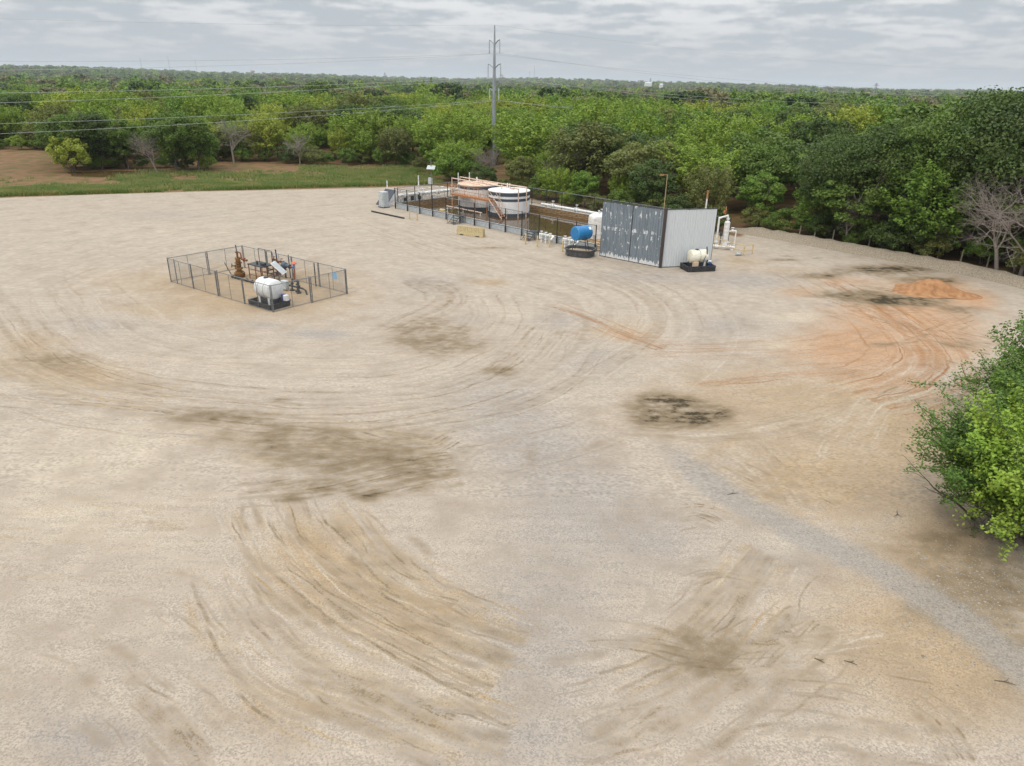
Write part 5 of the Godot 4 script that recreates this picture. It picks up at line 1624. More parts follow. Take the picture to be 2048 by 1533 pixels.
	mb = MB.new()
	mb.tube(Vector3(0, -0.05, 0), Vector3(0, 1.0, 0), 0.075, 0.075, 10)
	mb.ball(Vector3(0, 1.0, 0), Vector3(0.075, 0.04, 0.075), 10, 4)
	for p in [[1051, 489], [1074.5, 494], [1099, 495], [1125, 504]]:
		if first == null: first = solo("yellow_bollard", mb, M.yellow, "worn yellow pipe bollard guarding the white valve manifolds", "bollard", gp(p[0], p[1]), 0.0, "bollards before the battery")
		else: copy(first, gp(p[0], p[1]))
	for e in [[819, 438, 1.1, "bent"], [834, 441, 0.9, "short"]]:
		mb = MB.new()
		mb.tube(Vector3(0, -0.05, 0), Vector3(0.06, e[2], 0.05), 0.06, 0.055, 9)
		mb.box(Vector3(0.0, 0.12, 0), Vector3(0.16, 0.24, 0.14))
		solo("marker_post", mb, M.yellow, "%s worn yellow marker post by the grey cabinet end of the battery" % e[3], "post", gp(e[0], e[1]))
	# white valve manifolds
	for e in [[25.2, "white valve manifold between the second and third yellow bollards"], [28.2, "white valve manifold behind the black tub"]]:
		t = thing("valve_manifold", e[1], "manifold", bt(e[0], -0.75), TURN)
		for k in 3:
			mb = MB.new()
			var x := -0.7 + 0.65 * k
			mb.tube(Vector3(x, -0.02, 0.1 * k), Vector3(x, 0.75, 0.1 * k), 0.07, 0.07, 8)
			mb.flange(Vector3(x, 0.4, 0.1 * k), Vector3.UP, 0.13, 0.07)
			var riser := part("riser", mb, M.white, t)
			mb = MB.new()
			mb.tube(Vector3(x, 0.8, 0.1 * k), Vector3(x, 1.05, 0.1 * k), 0.03, 0.03, 6)
			mb.wheel(Vector3(x, 1.06, 0.1 * k), Vector3.UP, 0.14, 0.018)
			part("handwheel", mb, M.white, riser)
		mb = MB.new()
		mb.path([Vector3(-0.95, 0.3, -0.05), Vector3(-0.95, 0.78, -0.05), Vector3(0.95, 0.82, 0.1), Vector3(0.95, 0.5, 0.6)], 0.085, 8)
		for x in [-0.4, 0.25, 0.6]: mb.flange(Vector3(x, 0.8, 0.05), Vector3(1, 0, 0), 0.15, 0.08)
		part("header", mb, M.white, t)
	# blue drum on its stand in the black tub
	var c := gp(1160, 511)
	t = thing("stock_tub", "black oval plastic stock tub holding the blue drum's stand", "tub", c, -0.45)
	mb = MB.new()
	var ring := func(rx: float, rz: float, y: float) -> Array:
		var q := []
		for k in 40:
			var a := TAU * k / 40
			q.append(Vector3(signf(cos(a)) * pow(absf(cos(a)), 0.62) * rx, y, signf(sin(a)) * pow(absf(sin(a)), 0.62) * rz))
		return q
	var rings := [ring.call(1.16, 0.92, 0.0), ring.call(1.27, 1.02, 0.58), ring.call(1.36, 1.10, 0.58), ring.call(1.36, 1.10, 0.66), ring.call(1.24, 0.98, 0.66), ring.call(1.12, 0.88, 0.1)]
	for j in 5:
		for k in 40:
			mb.quad(rings[j][k], rings[j + 1][k], rings[j + 1][(k + 1) % 40], rings[j][(k + 1) % 40])
	part("shell", mb, M.tub, t)
	for k in 10:
		mb = MB.new()
		var a := TAU * (k + 0.5) / 10
		var d := Vector3(signf(cos(a)) * pow(absf(cos(a)), 0.62) * 1.215, 0.29, signf(sin(a)) * pow(absf(sin(a)), 0.62) * 0.97)
		mb.box(d, Vector3(0.05, 0.52, 0.11), Basis(Vector3.UP, -atan2(d.z, d.x)))
		part("rib", mb, M.tub, t)
	mb = MB.new()
	for k in 40: mb.tri(Vector3(0, 0.42, 0), rings[5][k] * Vector3(1.05, 0, 1.05) + Vector3(0, 0.40, 0), rings[5][(k + 1) % 40] * Vector3(1.05, 0, 1.05) + Vector3(0, 0.40, 0))
	part("sand_fill", mb, M.sand, t)
	t = thing("blue_drum", "big blue plastic drum lying on a black steel stand", "drum", c + Vector3(0, 0.40, 0), -0.35)
	var dx := Transform3D(Basis(Vector3.UP, 1.0) * Basis(Vector3(0, 0, 1), -PI / 2), Vector3(0.05, 1.62, 0))
	mb = MB.new()
	mb.lathe([Vector2(0.0, -0.86), Vector2(0.56, -0.84), Vector2(0.62, -0.78), Vector2(0.62, -0.3), Vector2(0.60, -0.28), Vector2(0.60, 0.3), Vector2(0.62, 0.32), Vector2(0.62, 0.72), Vector2(0.54, 0.82), Vector2(0.0, 0.86)], 36, dx)
	part("shell", mb, M.blue, t)
	mb = MB.new()
	mb.box(dx * Vector3(-0.42, 0.55, 0.455), Vector3(0.26, 0.28, 0.012), Basis(Vector3.UP, 1.0) * Basis(Vector3(1, 0, 0), -0.75))
	part("paper_label", mb, M.white, t)
	for e in [[-0.55, -0.35], [0.6, -0.35], [-0.55, 0.4], [0.6, 0.4]]:
		mb = MB.new()
		mb.tube(Vector3(e[0] * 1.15, 0.0, e[1] * 1.2), Vector3(e[0] * 0.75, 1.12, e[1] * 0.8), 0.035, 0.035, 6)
		part("leg", mb, M.black, t)
	mb = MB.new()
	for z in [-0.32, 0.34]: mb.tube(Vector3(-0.5, 1.10, z), Vector3(0.55, 1.10, z), 0.035, 0.035, 6)
	for x in [-0.45, 0.5]: mb.tube(Vector3(x, 1.10, -0.32), Vector3(x, 1.10, 0.34), 0.035, 0.035, 6)
	part("frame", mb, M.black, t)
	# grey cabinet and the small solar shelter at the left end
	t = thing("equipment_cabinet", "pale grey steel cabinet at the end of the battery fence", "cabinet", gp(768, 415), TURN)
	mb = MB.new()
	mb.bev(Vector3(0, 0.95, 0), Vector3(0.95, 1.8, 0.8), 0.03)
	part("body", mb, M.grey_paint, t)
	mb = MB.new()
	mb.box(Vector3(0, 1.0, 0.408), Vector3(0.8, 1.5, 0.014))
	var door := part("door", mb, M.grey_paint, t)
	mb = MB.new()
	mb.box(Vector3(0.32, 1.0, 0.43), Vector3(0.04, 0.16, 0.03))
	part("handle", mb, M.dark_steel, door)
	mb = MB.new()
	mb.box(Vector3(0, 0.05, 0), Vector3(1.1, 0.1, 0.95))
	part("skid", mb, M.dark_steel, t)
	t = thing("solar_shelter", "white A-frame shelter with dark solar panels behind the grey cabinet", "shelter", gp(777, 409), TURN + 0.1)
	mb = MB.new()
	for x in [-0.9, 0.9]:
		mb.tri(Vector3(x, 0, -1.2), Vector3(x, 1.75, -0.5), Vector3(x, 0, 1.2))
	part("end_wall", mb, M.white, t)
	for k in 2:
		mb = MB.new()
		var b := Basis(Vector3(1, 0, 0), 0.80)
		mb.box(Vector3(-0.48 + 0.96 * k, 0.90, 0.38), Vector3(0.92, 0.05, 2.4), b)
		part("solar_panel", mb, M.solar, t)
	mb = MB.new()
	mb.box(Vector3(0, 0.88, -0.86), Vector3(1.84, 0.04, 1.9), Basis(Vector3(1, 0, 0), -1.19))
	part("back_sheet", mb, M.white, t)
	# pipe lying on the gravel
	mb = MB.new()
	var p0 := gp(743, 424)
	var p1 := gp(808, 438)
	mb.tube(Vector3(0, 0.09, 0), p1 - p0 + Vector3(0, 0.09, 0), 0.085, 0.085, 9)
	solo("loose_pipe", mb, M.black, "long dark steel pipe lying on the gravel before the cabinet", "pipe", p0)
	build_pipe_racks()
	build_separator()

func build_catwalk() -> void:
	var t := thing("catwalk", "rusty orange catwalk and stairs running along the stock tanks", "catwalk", bt(5.8, 5.1), TURN)   # x runs along the front, z towards the pad
	var y := 1.9
	var mb := MB.new()
	mb.box(Vector3(2.2, y, 0.0), Vector3(6.6, 0.06, 0.8))
	part("deck", mb, M.rust, t)
	mb = MB.new()
	for z in [-0.42, 0.42]: mb.box(Vector3(2.2, y - 0.08, z), Vector3(6.6, 0.2, 0.05))
	part("edge_beam", mb, M.rust, t)
	for k in 9:
		mb = MB.new()
		var x := -1.1 + 6.6 * k / 8.0
		mb.tube(Vector3(x, y, 0.44), Vector3(x, y + 1.05, 0.44), 0.026, 0.026, 6)
		part("baluster", mb, M.rusty_white if k % 3 else M.rust, t)
	for h in [0.5, 1.05]:
		mb = MB.new()
		mb.tube(Vector3(-1.1, y + h, 0.44), Vector3(5.5, y + h, 0.44), 0.026, 0.026, 6)
		mb.tube(Vector3(-1.1, y + h, 0.44), Vector3(-1.1, y + h, -0.4), 0.026, 0.026, 6)
		part("rail", mb, M.rust, t)
	for k in 4:
		mb = MB.new()
		var x := -0.6 + 1.7 * k
		mb.tube(Vector3(x, y - 0.1, 0.4), Vector3(x + 0.9, y + 1.0, 0.42), 0.02, 0.02, 5)
		part("diagonal_brace", mb, M.rusty_white, t)
	for x in [-0.8, 3.2, 5.2]:
		mb = MB.new()
		mb.tube(Vector3(x, -0.0, 0.4), Vector3(x, y, 0.4), 0.045, 0.045, 7)
		part("leg", mb, M.rust, t)
	# stairs down to the right
	for z in [-0.36, 0.36]:
		mb = MB.new()
		mb.tube(Vector3(5.5, y, z), Vector3(7.6, 0.0, z), 0.05, 0.05, 6)
		part("stringer", mb, M.rusty_white, t)
		mb = MB.new()
		mb.path([Vector3(5.5, y + 1.05, z * 1.1), Vector3(7.6, 0.95, z * 1.1), Vector3(7.6, 0.0, z * 1.1)], 0.026, 6)
		mb.tube(Vector3(6.2, y - 0.6, z * 1.1), Vector3(6.2, y + 0.55, z * 1.1), 0.02, 0.02, 5)
		mb.tube(Vector3(6.9, y - 1.2, z * 1.1), Vector3(6.9, y - 0.1, z * 1.1), 0.02, 0.02, 5)
		part("stair_rail", mb, M.rusty_white, t)
	for k in 9:
		mb = MB.new()
		mb.box(Vector3(5.6 + 0.21 * k, y - 0.1 - 0.19 * k, 0), Vector3(0.22, 0.035, 0.7))
		part("tread", mb, M.rust, t)
	# pipes over the tank roofs and a low one along the fronts
	for e in [[0.0, 3.3, "vent line over the tank roofs with white tees"], [-1.3, 3.35, "second vent line behind the tank roofs"]]:
		var q := thing("vent_line", "rust-streaked %s" % e[2], "pipe", bt(5.8, 8.0 - e[0] - 1.3), TURN)
		mb = MB.new()
		mb.tube(Vector3(-3.2, e[1], 0), Vector3(8.2, e[1] - 0.05, 0), 0.07, 0.07, 8)
		part("pipe", mb, M.rusty_white, q)
		for x in [0.0, 5.5]:
			mb = MB.new()
			mb.tube(Vector3(x, e[1] - 0.55, 0), Vector3(x, e[1] + 0.12, 0), 0.06, 0.06, 8)
			part("tee", mb, M.white, q)
		for x in [-3.2, 8.2]:
			mb = MB.new()
			mb.tube(Vector3(x, 0.0, 0), Vector3(x, e[1], 0), 0.06, 0.06, 8)
			part("support", mb, M.rusty_white, q)
	t = thing("load_line", "white pipe on short supports low in front of the tanks", "pipe", bt(4.4, 4.2), TURN)
	mb = MB.new()
	mb.tube(Vector3(0, 0.45, 0), Vector3(6.2, 0.42, -0.1), 0.07, 0.07, 8)
	part("pipe", mb, M.rusty_white, t)
	for x in [0.2, 3.0, 6.0]:
		mb = MB.new()
		mb.tube(Vector3(x, 0.0, -0.05), Vector3(x, 0.42, -0.05), 0.045, 0.045, 7)
		part("support", mb, M.white, t)
	t = thing("level_gauge", "thin white gauge pipe standing against the banded tank", "gauge", bt(12.4, 5.35), TURN)
	mb = MB.new()
	mb.tube(Vector3(0, 0.0, 0), Vector3(0, 2.9, 0), 0.04, 0.04, 7)
	part("pipe", mb, M.rusty_white, t)
	mb = MB.new()
	mb.ball(Vector3(-0.5, 2.36, 0.22), Vector3(0.09, 0.09, 0.02), 12, 6)
	part("gauge_dial", mb, M.poly_white, t)
	mb = MB.new()
	mb.tube(Vector3(-0.5, 2.36, 0.21), Vector3(0, 2.36, 0), 0.015, 0.015, 5)
	part("bracket", mb, M.white, t)

func pipe_run(label: String, at: Vector3, turn: float, length: float, rad: float, y: float, valves: int, m: Material) -> Node3D:
	var t := thing("pipe_run", label, "pipe run", at, turn)
	var mb := MB.new()
	mb.tube(Vector3(0, y, 0), Vector3(length, y, 0), rad, rad, 10)
	part("pipe", mb, m, t)
	var n := maxi(2, int(length / 1.8))
	for k in n:
		mb = MB.new()
		var x := 0.25 + (length - 0.5) * k / (n - 1)
		mb.tube(Vector3(x, 0.0, 0), Vector3(x, y, 0), 0.06, 0.06, 7)
		mb.box(Vector3(x, 0.03, 0), Vector3(0.3, 0.06, 0.3))
		part("support", mb, m, t)
	for k in valves:
		mb = MB.new()
		var x := length * (k + 0.5) / valves
		mb.flange(Vector3(x - 0.18, y, 0), Vector3(1, 0, 0), rad * 1.9, 0.07)
		mb.flange(Vector3(x + 0.18, y, 0), Vector3(1, 0, 0), rad * 1.9, 0.07)
		mb.ball(Vector3(x, y, 0), Vector3.ONE * rad * 1.5, 10, 6)
		mb.tube(Vector3(x, y, 0), Vector3(x, y + rad * 2.0 + 0.25, 0), 0.035, 0.035, 6)
		var valve := part("valve", mb, m, t)
		mb = MB.new()
		mb.wheel(Vector3(x, y + rad * 2.0 + 0.26, 0), Vector3.UP, 0.17, 0.02)
		part("handwheel", mb, m, valve)
	return t

func build_pipe_racks() -> void:
	var side := TURN + PI / 2            # along the battery's end
	pipe_run("long white pipe run with valves beside the battery's end fence", bt(-1.6, 1.5), side, 12.5, 0.17, 1.15, 5, M.white)
	pipe_run("white pipe run on low supports farther out from the end fence", bt(-3.4, 2.5), side, 12.0, 0.13, 0.85, 4, M.white)
	pipe_run("thin white meter run beside the solar shelter", bt(-4.8, 3.5), side, 9.0, 0.10, 0.7, 4, M.white)
	pipe_run("white pipe run with valves between the back wall and back fence", bt(12.0, 12.75), TURN, 11.0, 0.14, 0.8, 3, M.white)
	var t := thing("meter_house", "low white meter enclosure with dark vents beside the pipe runs", "enclosure", bt(-2.6, 4.2), side)
	var mb := MB.new()
	mb.bev(Vector3(0, 0.55, 0), Vector3(3.4, 1.1, 0.9), 0.04)
	part("body", mb, M.white, t)
	for k in 3:
		mb = MB.new()
		mb.box(Vector3(-1.1 + 1.1 * k, 0.62, 0.455), Vector3(0.5, 0.6, 0.02))
		part("vent", mb, M.dark_steel, t)
	for e in [[-4.6, 2.2, 2.6, "white riser pipe beside the solar shelter"], [-5.2, 7.6, 2.8, "white riser pipe at the middle of the pipe runs"], [-1.2, 11.0, 3.3, "tall white riser pipe where the pipe runs meet the back fence"], [-0.6, 12.4, 3.3, "tall white riser pipe nearest the rusty tank"]]:
		t = thing("riser_pipe", e[3], "pipe", bt(e[0], e[1]), TURN)
		mb = MB.new()
		mb.tube(Vector3(0, -0.02, 0), Vector3(0, e[2], 0), 0.085, 0.07, 9)
		part("pipe", mb, M.white, t)
		mb = MB.new()
		for y in [0.6, e[2] * 0.55]: mb.flange(Vector3(0, y, 0), Vector3.UP, 0.16, 0.07)
		part("flange", mb, M.white, t)
	t = thing("solar_mast", "solar panel and battery box on a steel mast beyond the pipe runs", "solar panel", bt(-8.0, 12.0), TURN)
	mb = MB.new()
	mb.tube(Vector3(0, -0.05, 0), Vector3(0, 4.4, 0), 0.06, 0.05, 8)
	part("mast", mb, M.galv, t)
	mb = MB.new()
	var b := Basis(Vector3(0, 1, 0), 0.6) * Basis(Vector3(1, 0, 0), 0.6)
	mb.box(Vector3(0.1, 3.3, 0.1), Vector3(1.1, 0.05, 0.75), b)
	part("panel_frame", mb, M.white, t)
	mb = MB.new()
	mb.box(Vector3(0.1, 3.3, 0.1) + b * Vector3(0, 0.03, 0), Vector3(1.02, 0.012, 0.67), b)
	part("cell_panel", mb, M.grey_paint, t)
	mb = MB.new()
	mb.bev(Vector3(-0.25, 1.5, 0), Vector3(0.6, 0.8, 0.35), 0.03)
	part("battery_box", mb, M.grey_paint, t)
	# small pump skid at the front wall
	t = thing("transfer_pump", "yellow and rust transfer pump behind the front wall", "pump", bt(7.7, 0.9, 0.0), TURN)
	mb = MB.new()
	mb.lathe([Vector2(0, -0.4), Vector2(0.2, -0.4), Vector2(0.24, -0.3), Vector2(0.24, 0.3), Vector2(0.2, 0.4), Vector2(0, 0.4)], 14, Transform3D(Basis(Vector3(0, 0, 1), -PI / 2), Vector3(0, 0.62, 0)))
	part("motor", mb, M.yellow, t)
	mb = MB.new()
	mb.box(Vector3(0, 0.2, 0), Vector3(1.1, 0.4, 0.5))
	part("base_frame", mb, M.rust, t)
	mb = MB.new()
	mb.path([Vector3(0.4, 0.6, 0), Vector3(0.9, 0.7, 0), Vector3(1.0, 0.0, 0)], 0.05, 7)
	part("outlet_pipe", mb, M.white, t)

func build_separator() -> void:
	# upright separator to the right of the windbreak
	var t := thing("separator", "slim upright white separator with overhead pipe beside the windbreak", "separator", gp(1449, 491), 0.05)
	var mb := MB.new()
	mb.lathe([Vector2(0, 0), Vector2(0.27, 0.0), Vector2(0.27, 2.2), Vector2(0.2, 2.32), Vector2(0.08, 2.36), Vector2(0.08, 2.46), Vector2(0.15, 2.48), Vector2(0.15, 2.58), Vector2(0, 2.6)], 18)
	part("shell", mb, M.white, t)
	mb = MB.new()
	mb.path([Vector3(0, 2.6, 0), Vector3(-0.05, 2.85, 0), Vector3(-0.85, 2.6, 0), Vector3(-0.85, 0.0, 0.05)], 0.09, 9)
	part("overhead_pipe", mb, M.white, t)
	mb = MB.new()
	mb.tube(Vector3(-0.3, 2.8, 0), Vector3(-0.3, 3.7, 0), 0.05, 0.05, 7)
	mb.box(Vector3(-0.45, 3.2, 0), Vector3(0.14, 0.3, 0.14))
	part("relief_valve", mb, M.rust, t)
	mb = MB.new()
	mb.path([Vector3(0.2, 1.35, 0), Vector3(0.95, 1.4, 0), Vector3(0.95, 0.0, 0.05)], 0.07, 8)
	mb.ball(Vector3(0.6, 1.4, 0), Vector3.ONE * 0.16, 10, 6)
	mb.wheel(Vector3(0.6, 1.7, 0), Vector3.UP, 0.15, 0.02)
	part("outlet_pipe", mb, M.white, t)
	mb = MB.new()
	mb.tube(Vector3(-0.5, 0.0, 0.1), Vector3(-0.5, 1.5, 0.1), 0.04, 0.04, 7)
	mb.bev(Vector3(-0.5, 1.1, 0.1), Vector3(0.25, 0.4, 0.2), 0.03)
	part("controller", mb, M.dark_steel, t)
	pipe_run("short white pipe run lying between the separator and the windbreak", gp(1418, 497), -0.25, 2.3, 0.10, 0.25, 2, M.white)
	t = thing("guard_rail", "pale yellow pipe guard rail on the gravel beside the separator", "guard rail", gp(1487, 512), 0.0)
	var a := gp(1415, 492) - t.position
	var b := Vector3.ZERO
	var c := gp(1504, 509) - t.position
	for p in [b, c, a * 0.9]:
		mb = MB.new()
		mb.tube(p + Vector3(0, -0.03, 0), p + Vector3(0, 0.95, 0), 0.05, 0.05, 8)
		part("post", mb, M.yellow, t)
	for y in [0.45, 0.92]:
		mb = MB.new()
		mb.path([a * 0.95 + Vector3(0, y, 0), b + Vector3(0, y, 0), c + Vector3(0, y, 0)], 0.032, 7)
		part("rail", mb, M.yellow, t)
	t = thing("pipe_fitting", "pile of grey pipe fittings at the foot of the guard rail", "fitting", gp(1478, 511), 0.4)
	mb = MB.new()
	mb.tube(Vector3(-0.4, 0.12, 0), Vector3(0.2, 0.14, 0.1), 0.1, 0.1, 9)
	mb.flange(Vector3(-0.3, 0.16, 0.02), Vector3(1, 0, 0.2), 0.16, 0.08)
	mb.wheel(Vector3(0.1, 0.3, 0.1), Vector3(0.2, 1, 0), 0.13, 0.02)
	part("valve", mb, M.grey_paint, t)

# ---------- the windbreak ----------
func corrugated(w: float, h: float, ribs: int, u0: float, u1: float) -> MB:
	var mb := MB.new()
	for k in ribs:
		var x := w * k / ribs
		var d := w / ribs
		var q := [x, x + d * 0.62, x + d * 0.72, x + d * 0.90, x + d]
		var z := [0.0, 0.0, 0.032, 0.032, 0.0]
		for j in 4:
			mb.quad(Vector3(q[j], 0, z[j]), Vector3(q[j], h, z[j]), Vector3(q[j + 1], h, z[j + 1]), Vector3(q[j + 1], 0, z[j + 1]))
			var a := lerpf(u0, u1, q[j] / w)
			var b := lerpf(u0, u1, q[j + 1] / w)
			mb.uv.append_array([Vector2(a, 1), Vector2(a, 0), Vector2(b, 0), Vector2(a, 1), Vector2(b, 0), Vector2(b, 1)])
	return mb

func peeled_texture() -> StandardMaterial3D:   # dark blue-grey paint flaking off white primer, most of all along the foot
	var w := 768
	var h := 512
	var f := FastNoiseLite.new()
	f.seed = 6
	f.frequency = 1.0
	f.fractal_octaves = 4
	var out := PackedByteArray()
	out.resize(w * h * 3)
	for j in h:
		var y := 4.9 * (1.0 - (j + 0.5) / h)
		for i in w:
			var x := 6.3 * (i + 0.5) / w
			var a := f.get_noise_2d(x * 2.6, y * 0.9) + 0.45 * f.get_noise_2d(x * 11.0, y * 3.0)
			var streak := f.get_noise_2d(x * 6.0 + 40.0, y * 0.35)
			var ragged := 0.32 + 0.35 * f.get_noise_2d(x * 3.5, 9.0) + 0.2 * f.get_noise_2d(x * 12.0, 19.0)
			var bare := a > 0.52 or (absf(y - 2.55 - 0.05 * x) < 0.14 and a > 0.16) or (y < ragged and a > -0.34) or (y > 4.0 and a > 0.40)
			var t := 0.5 + 0.5 * streak + 0.25 * f.get_noise_2d(x * 20.0, y * 8.0)
			var c := Color(0.085, 0.108, 0.13).lerp(Color(0.22, 0.26, 0.30), clampf(t, 0, 1))
			if bare: c = Color(0.60, 0.61, 0.62) * (0.92 + 0.1 * t)
			c = c.linear_to_srgb()
			var n := (j * w + i) * 3
			out[n] = c.r8; out[n + 1] = c.g8; out[n + 2] = c.b8
	var m := StandardMaterial3D.new()
	m.albedo_texture = ImageTexture.create_from_image(Image.create_from_data(w, h, false, Image.FORMAT_RGB8, out))
	m.roughness = 0.6
	m.texture_repeat = false
	return m

func build_windbreak() -> void:
	var p0 := gp(1199.5, 512)
	var p1 := gp(1319.8, 535.5)
	var p2 := gp(1420, 531.6)
	var h := 4.82
	var peel := peeled_texture()
	for e in [[p0, p1, "tall corrugated windbreak wall with peeling dark paint", 6, true], [p1, p2, "tall pale grey corrugated windbreak wall behind the cream tank", 5, false]]:
		var a: Vector3 = e[0]
		var d: Vector3 = e[1] - a
		var w := d.length()
		var t := thing("windbreak_wall", e[2], "wall", a, atan2(-d.z, d.x))
		var n: int = e[3]
		for k in n:
			var mb := corrugated(w / n - 0.006, h - 0.1 + (0.03 if k % 2 else 0.0), 4, float(k) / n, (k + 1.0) / n)
			var o := part("metal_sheet", mb, peel if e[4] else M.white_sheet, t)
			o.position = Vector3(w / n * k, 0.05, 0.004 * (k % 2))
		var fr := MB.new()
		for y in [0.15, 1.6, 3.2, h - 0.15]: fr.box(Vector3(w * 0.5, y, -0.06), Vector3(w - 0.1, 0.12, 0.08))
		part("girt", fr, M.dark_steel, t)
		for x in ([0.0, w * 0.5] if e[4] else [w]):
			var po := MB.new()
			po.box(Vector3(x, h * 0.5 - 0.05, -0.06), Vector3(0.09, h + 0.1, 0.09))
			part("post", po, M.dark_steel, t)
		var cap := MB.new()
		cap.box(Vector3(w * 0.5, h + 0.0, 0.0), Vector3(w, 0.05, 0.09))
		cap.box(Vector3(w * 0.5, 0.03, 0.0), Vector3(w, 0.06, 0.07))
		part("edge_trim", cap, M.dark_steel, t)
		if e[4]:
			var seam := MB.new()
			seam.box(Vector3(w * 0.5, h * 0.5, 0.045), Vector3(0.05, h - 0.1, 0.02))
			part("seam_strip", seam, M.dark_steel, t)
	var cp := MB.new()
	cp.box(Vector3(0, h * 0.5 + 0.05, 0.0), Vector3(0.2, h + 0.15, 0.2), Basis(Vector3.UP, 0.35))
	solo("corner_post", cp, M.corner, "dark brown steel post where the two windbreak walls meet", "post", p1 + Vector3(0.0, 0, 0.1))
	# cream tank on its tray against the pale wall
	var dir := (p2 - p1).normalized()
	var turn := atan2(-dir.z, dir.x)
	var out := Vector3(-dir.z, 0, dir.x)
	if out.z < 0: out = -out
	var c := p1.lerp(p2, 0.62) + out * 1.15
	var t := thing("spill_tray", "black plastic spill tray at the foot of the pale windbreak", "spill tray", c, turn)
	tray(t, 2.45, 1.5, 0.46, M.poly_black)
	t = thing("cream_tank", "cream poly tank lying in a tray against the pale windbreak", "tank", c + Vector3(0, 0.05, 0) - dir * 0.1, turn)
	leg_tank(t, 1.55, 0.55, 0.92, M.poly_cream, 1)
	var mb := MB.new()
	mb.bev(Vector3(0, 0.25, 0), Vector3(0.4, 0.5, 0.3), 0.01)
	solo("cardboard_box", mb, M.card, "small cardboard box standing in the tray before the cream tank", "box", c + Vector3(0, 0.30, 0) - dir * 0.5 + out * 0.52, turn + 0.1)
	t = thing("injection_pump", "blue injection pump at the end of the cream tank", "pump", c + Vector3(0, 0.06, 0) + dir * 0.95 + out * 0.1, turn)
	mb = MB.new()
	mb.bev(Vector3(0, 0.36, 0), Vector3(0.4, 0.36, 0.34), 0.04)
	part("body", mb, M.deep_blue, t)
	mb = MB.new()
	mb.box(Vector3(0, 0.09, 0), Vector3(0.45, 0.18, 0.4))
	part("base", mb, M.dark_steel, t)
	mb = MB.new()
	mb.tube(Vector3(-0.25, 0.6, 0), Vector3(0.15, 0.64, 0), 0.09, 0.09, 10)
	part("motor", mb, M.poly_white, t)
	t = thing("suction_pipe", "dark pipe and blue hose rising from the cream tank's tray", "pipe", c + Vector3(0, 0.06, 0) + dir * 0.25 + out * 0.62, turn)
	mb = MB.new()
	mb.path([Vector3(-0.15, 0.0, 0.0), Vector3(-0.05, 0.9, -0.05), Vector3(0.1, 1.25, -0.1)], 0.03, 6)
	part("hose", mb, M.deep_blue, t)
	mb = MB.new()
	mb.box(Vector3(0.22, 1.35, -0.15), Vector3(0.08, 1.25, 0.05), Basis(Vector3(0, 0, 1), 0.18))
	mb.tube(Vector3(0.3, 0.0, -0.12), Vector3(0.3, 0.8, -0.14), 0.03, 0.03, 6)
	part("pipe", mb, M.dark_steel, t)

# ---------- the power line and what stands on the skyline ----------
func wire(a: Vector3, b: Vector3, sag: float, rad: float) -> MB:
	var mb := MB.new()
	var prev := a
	for k in 24:
		var t := (k + 1) / 24.0
		var p := a.lerp(b, t) - Vector3(0, 4.0 * sag * t * (1.0 - t), 0)
		mb.tube(prev, p, rad, rad, 4, false)
		prev = p
	return mb

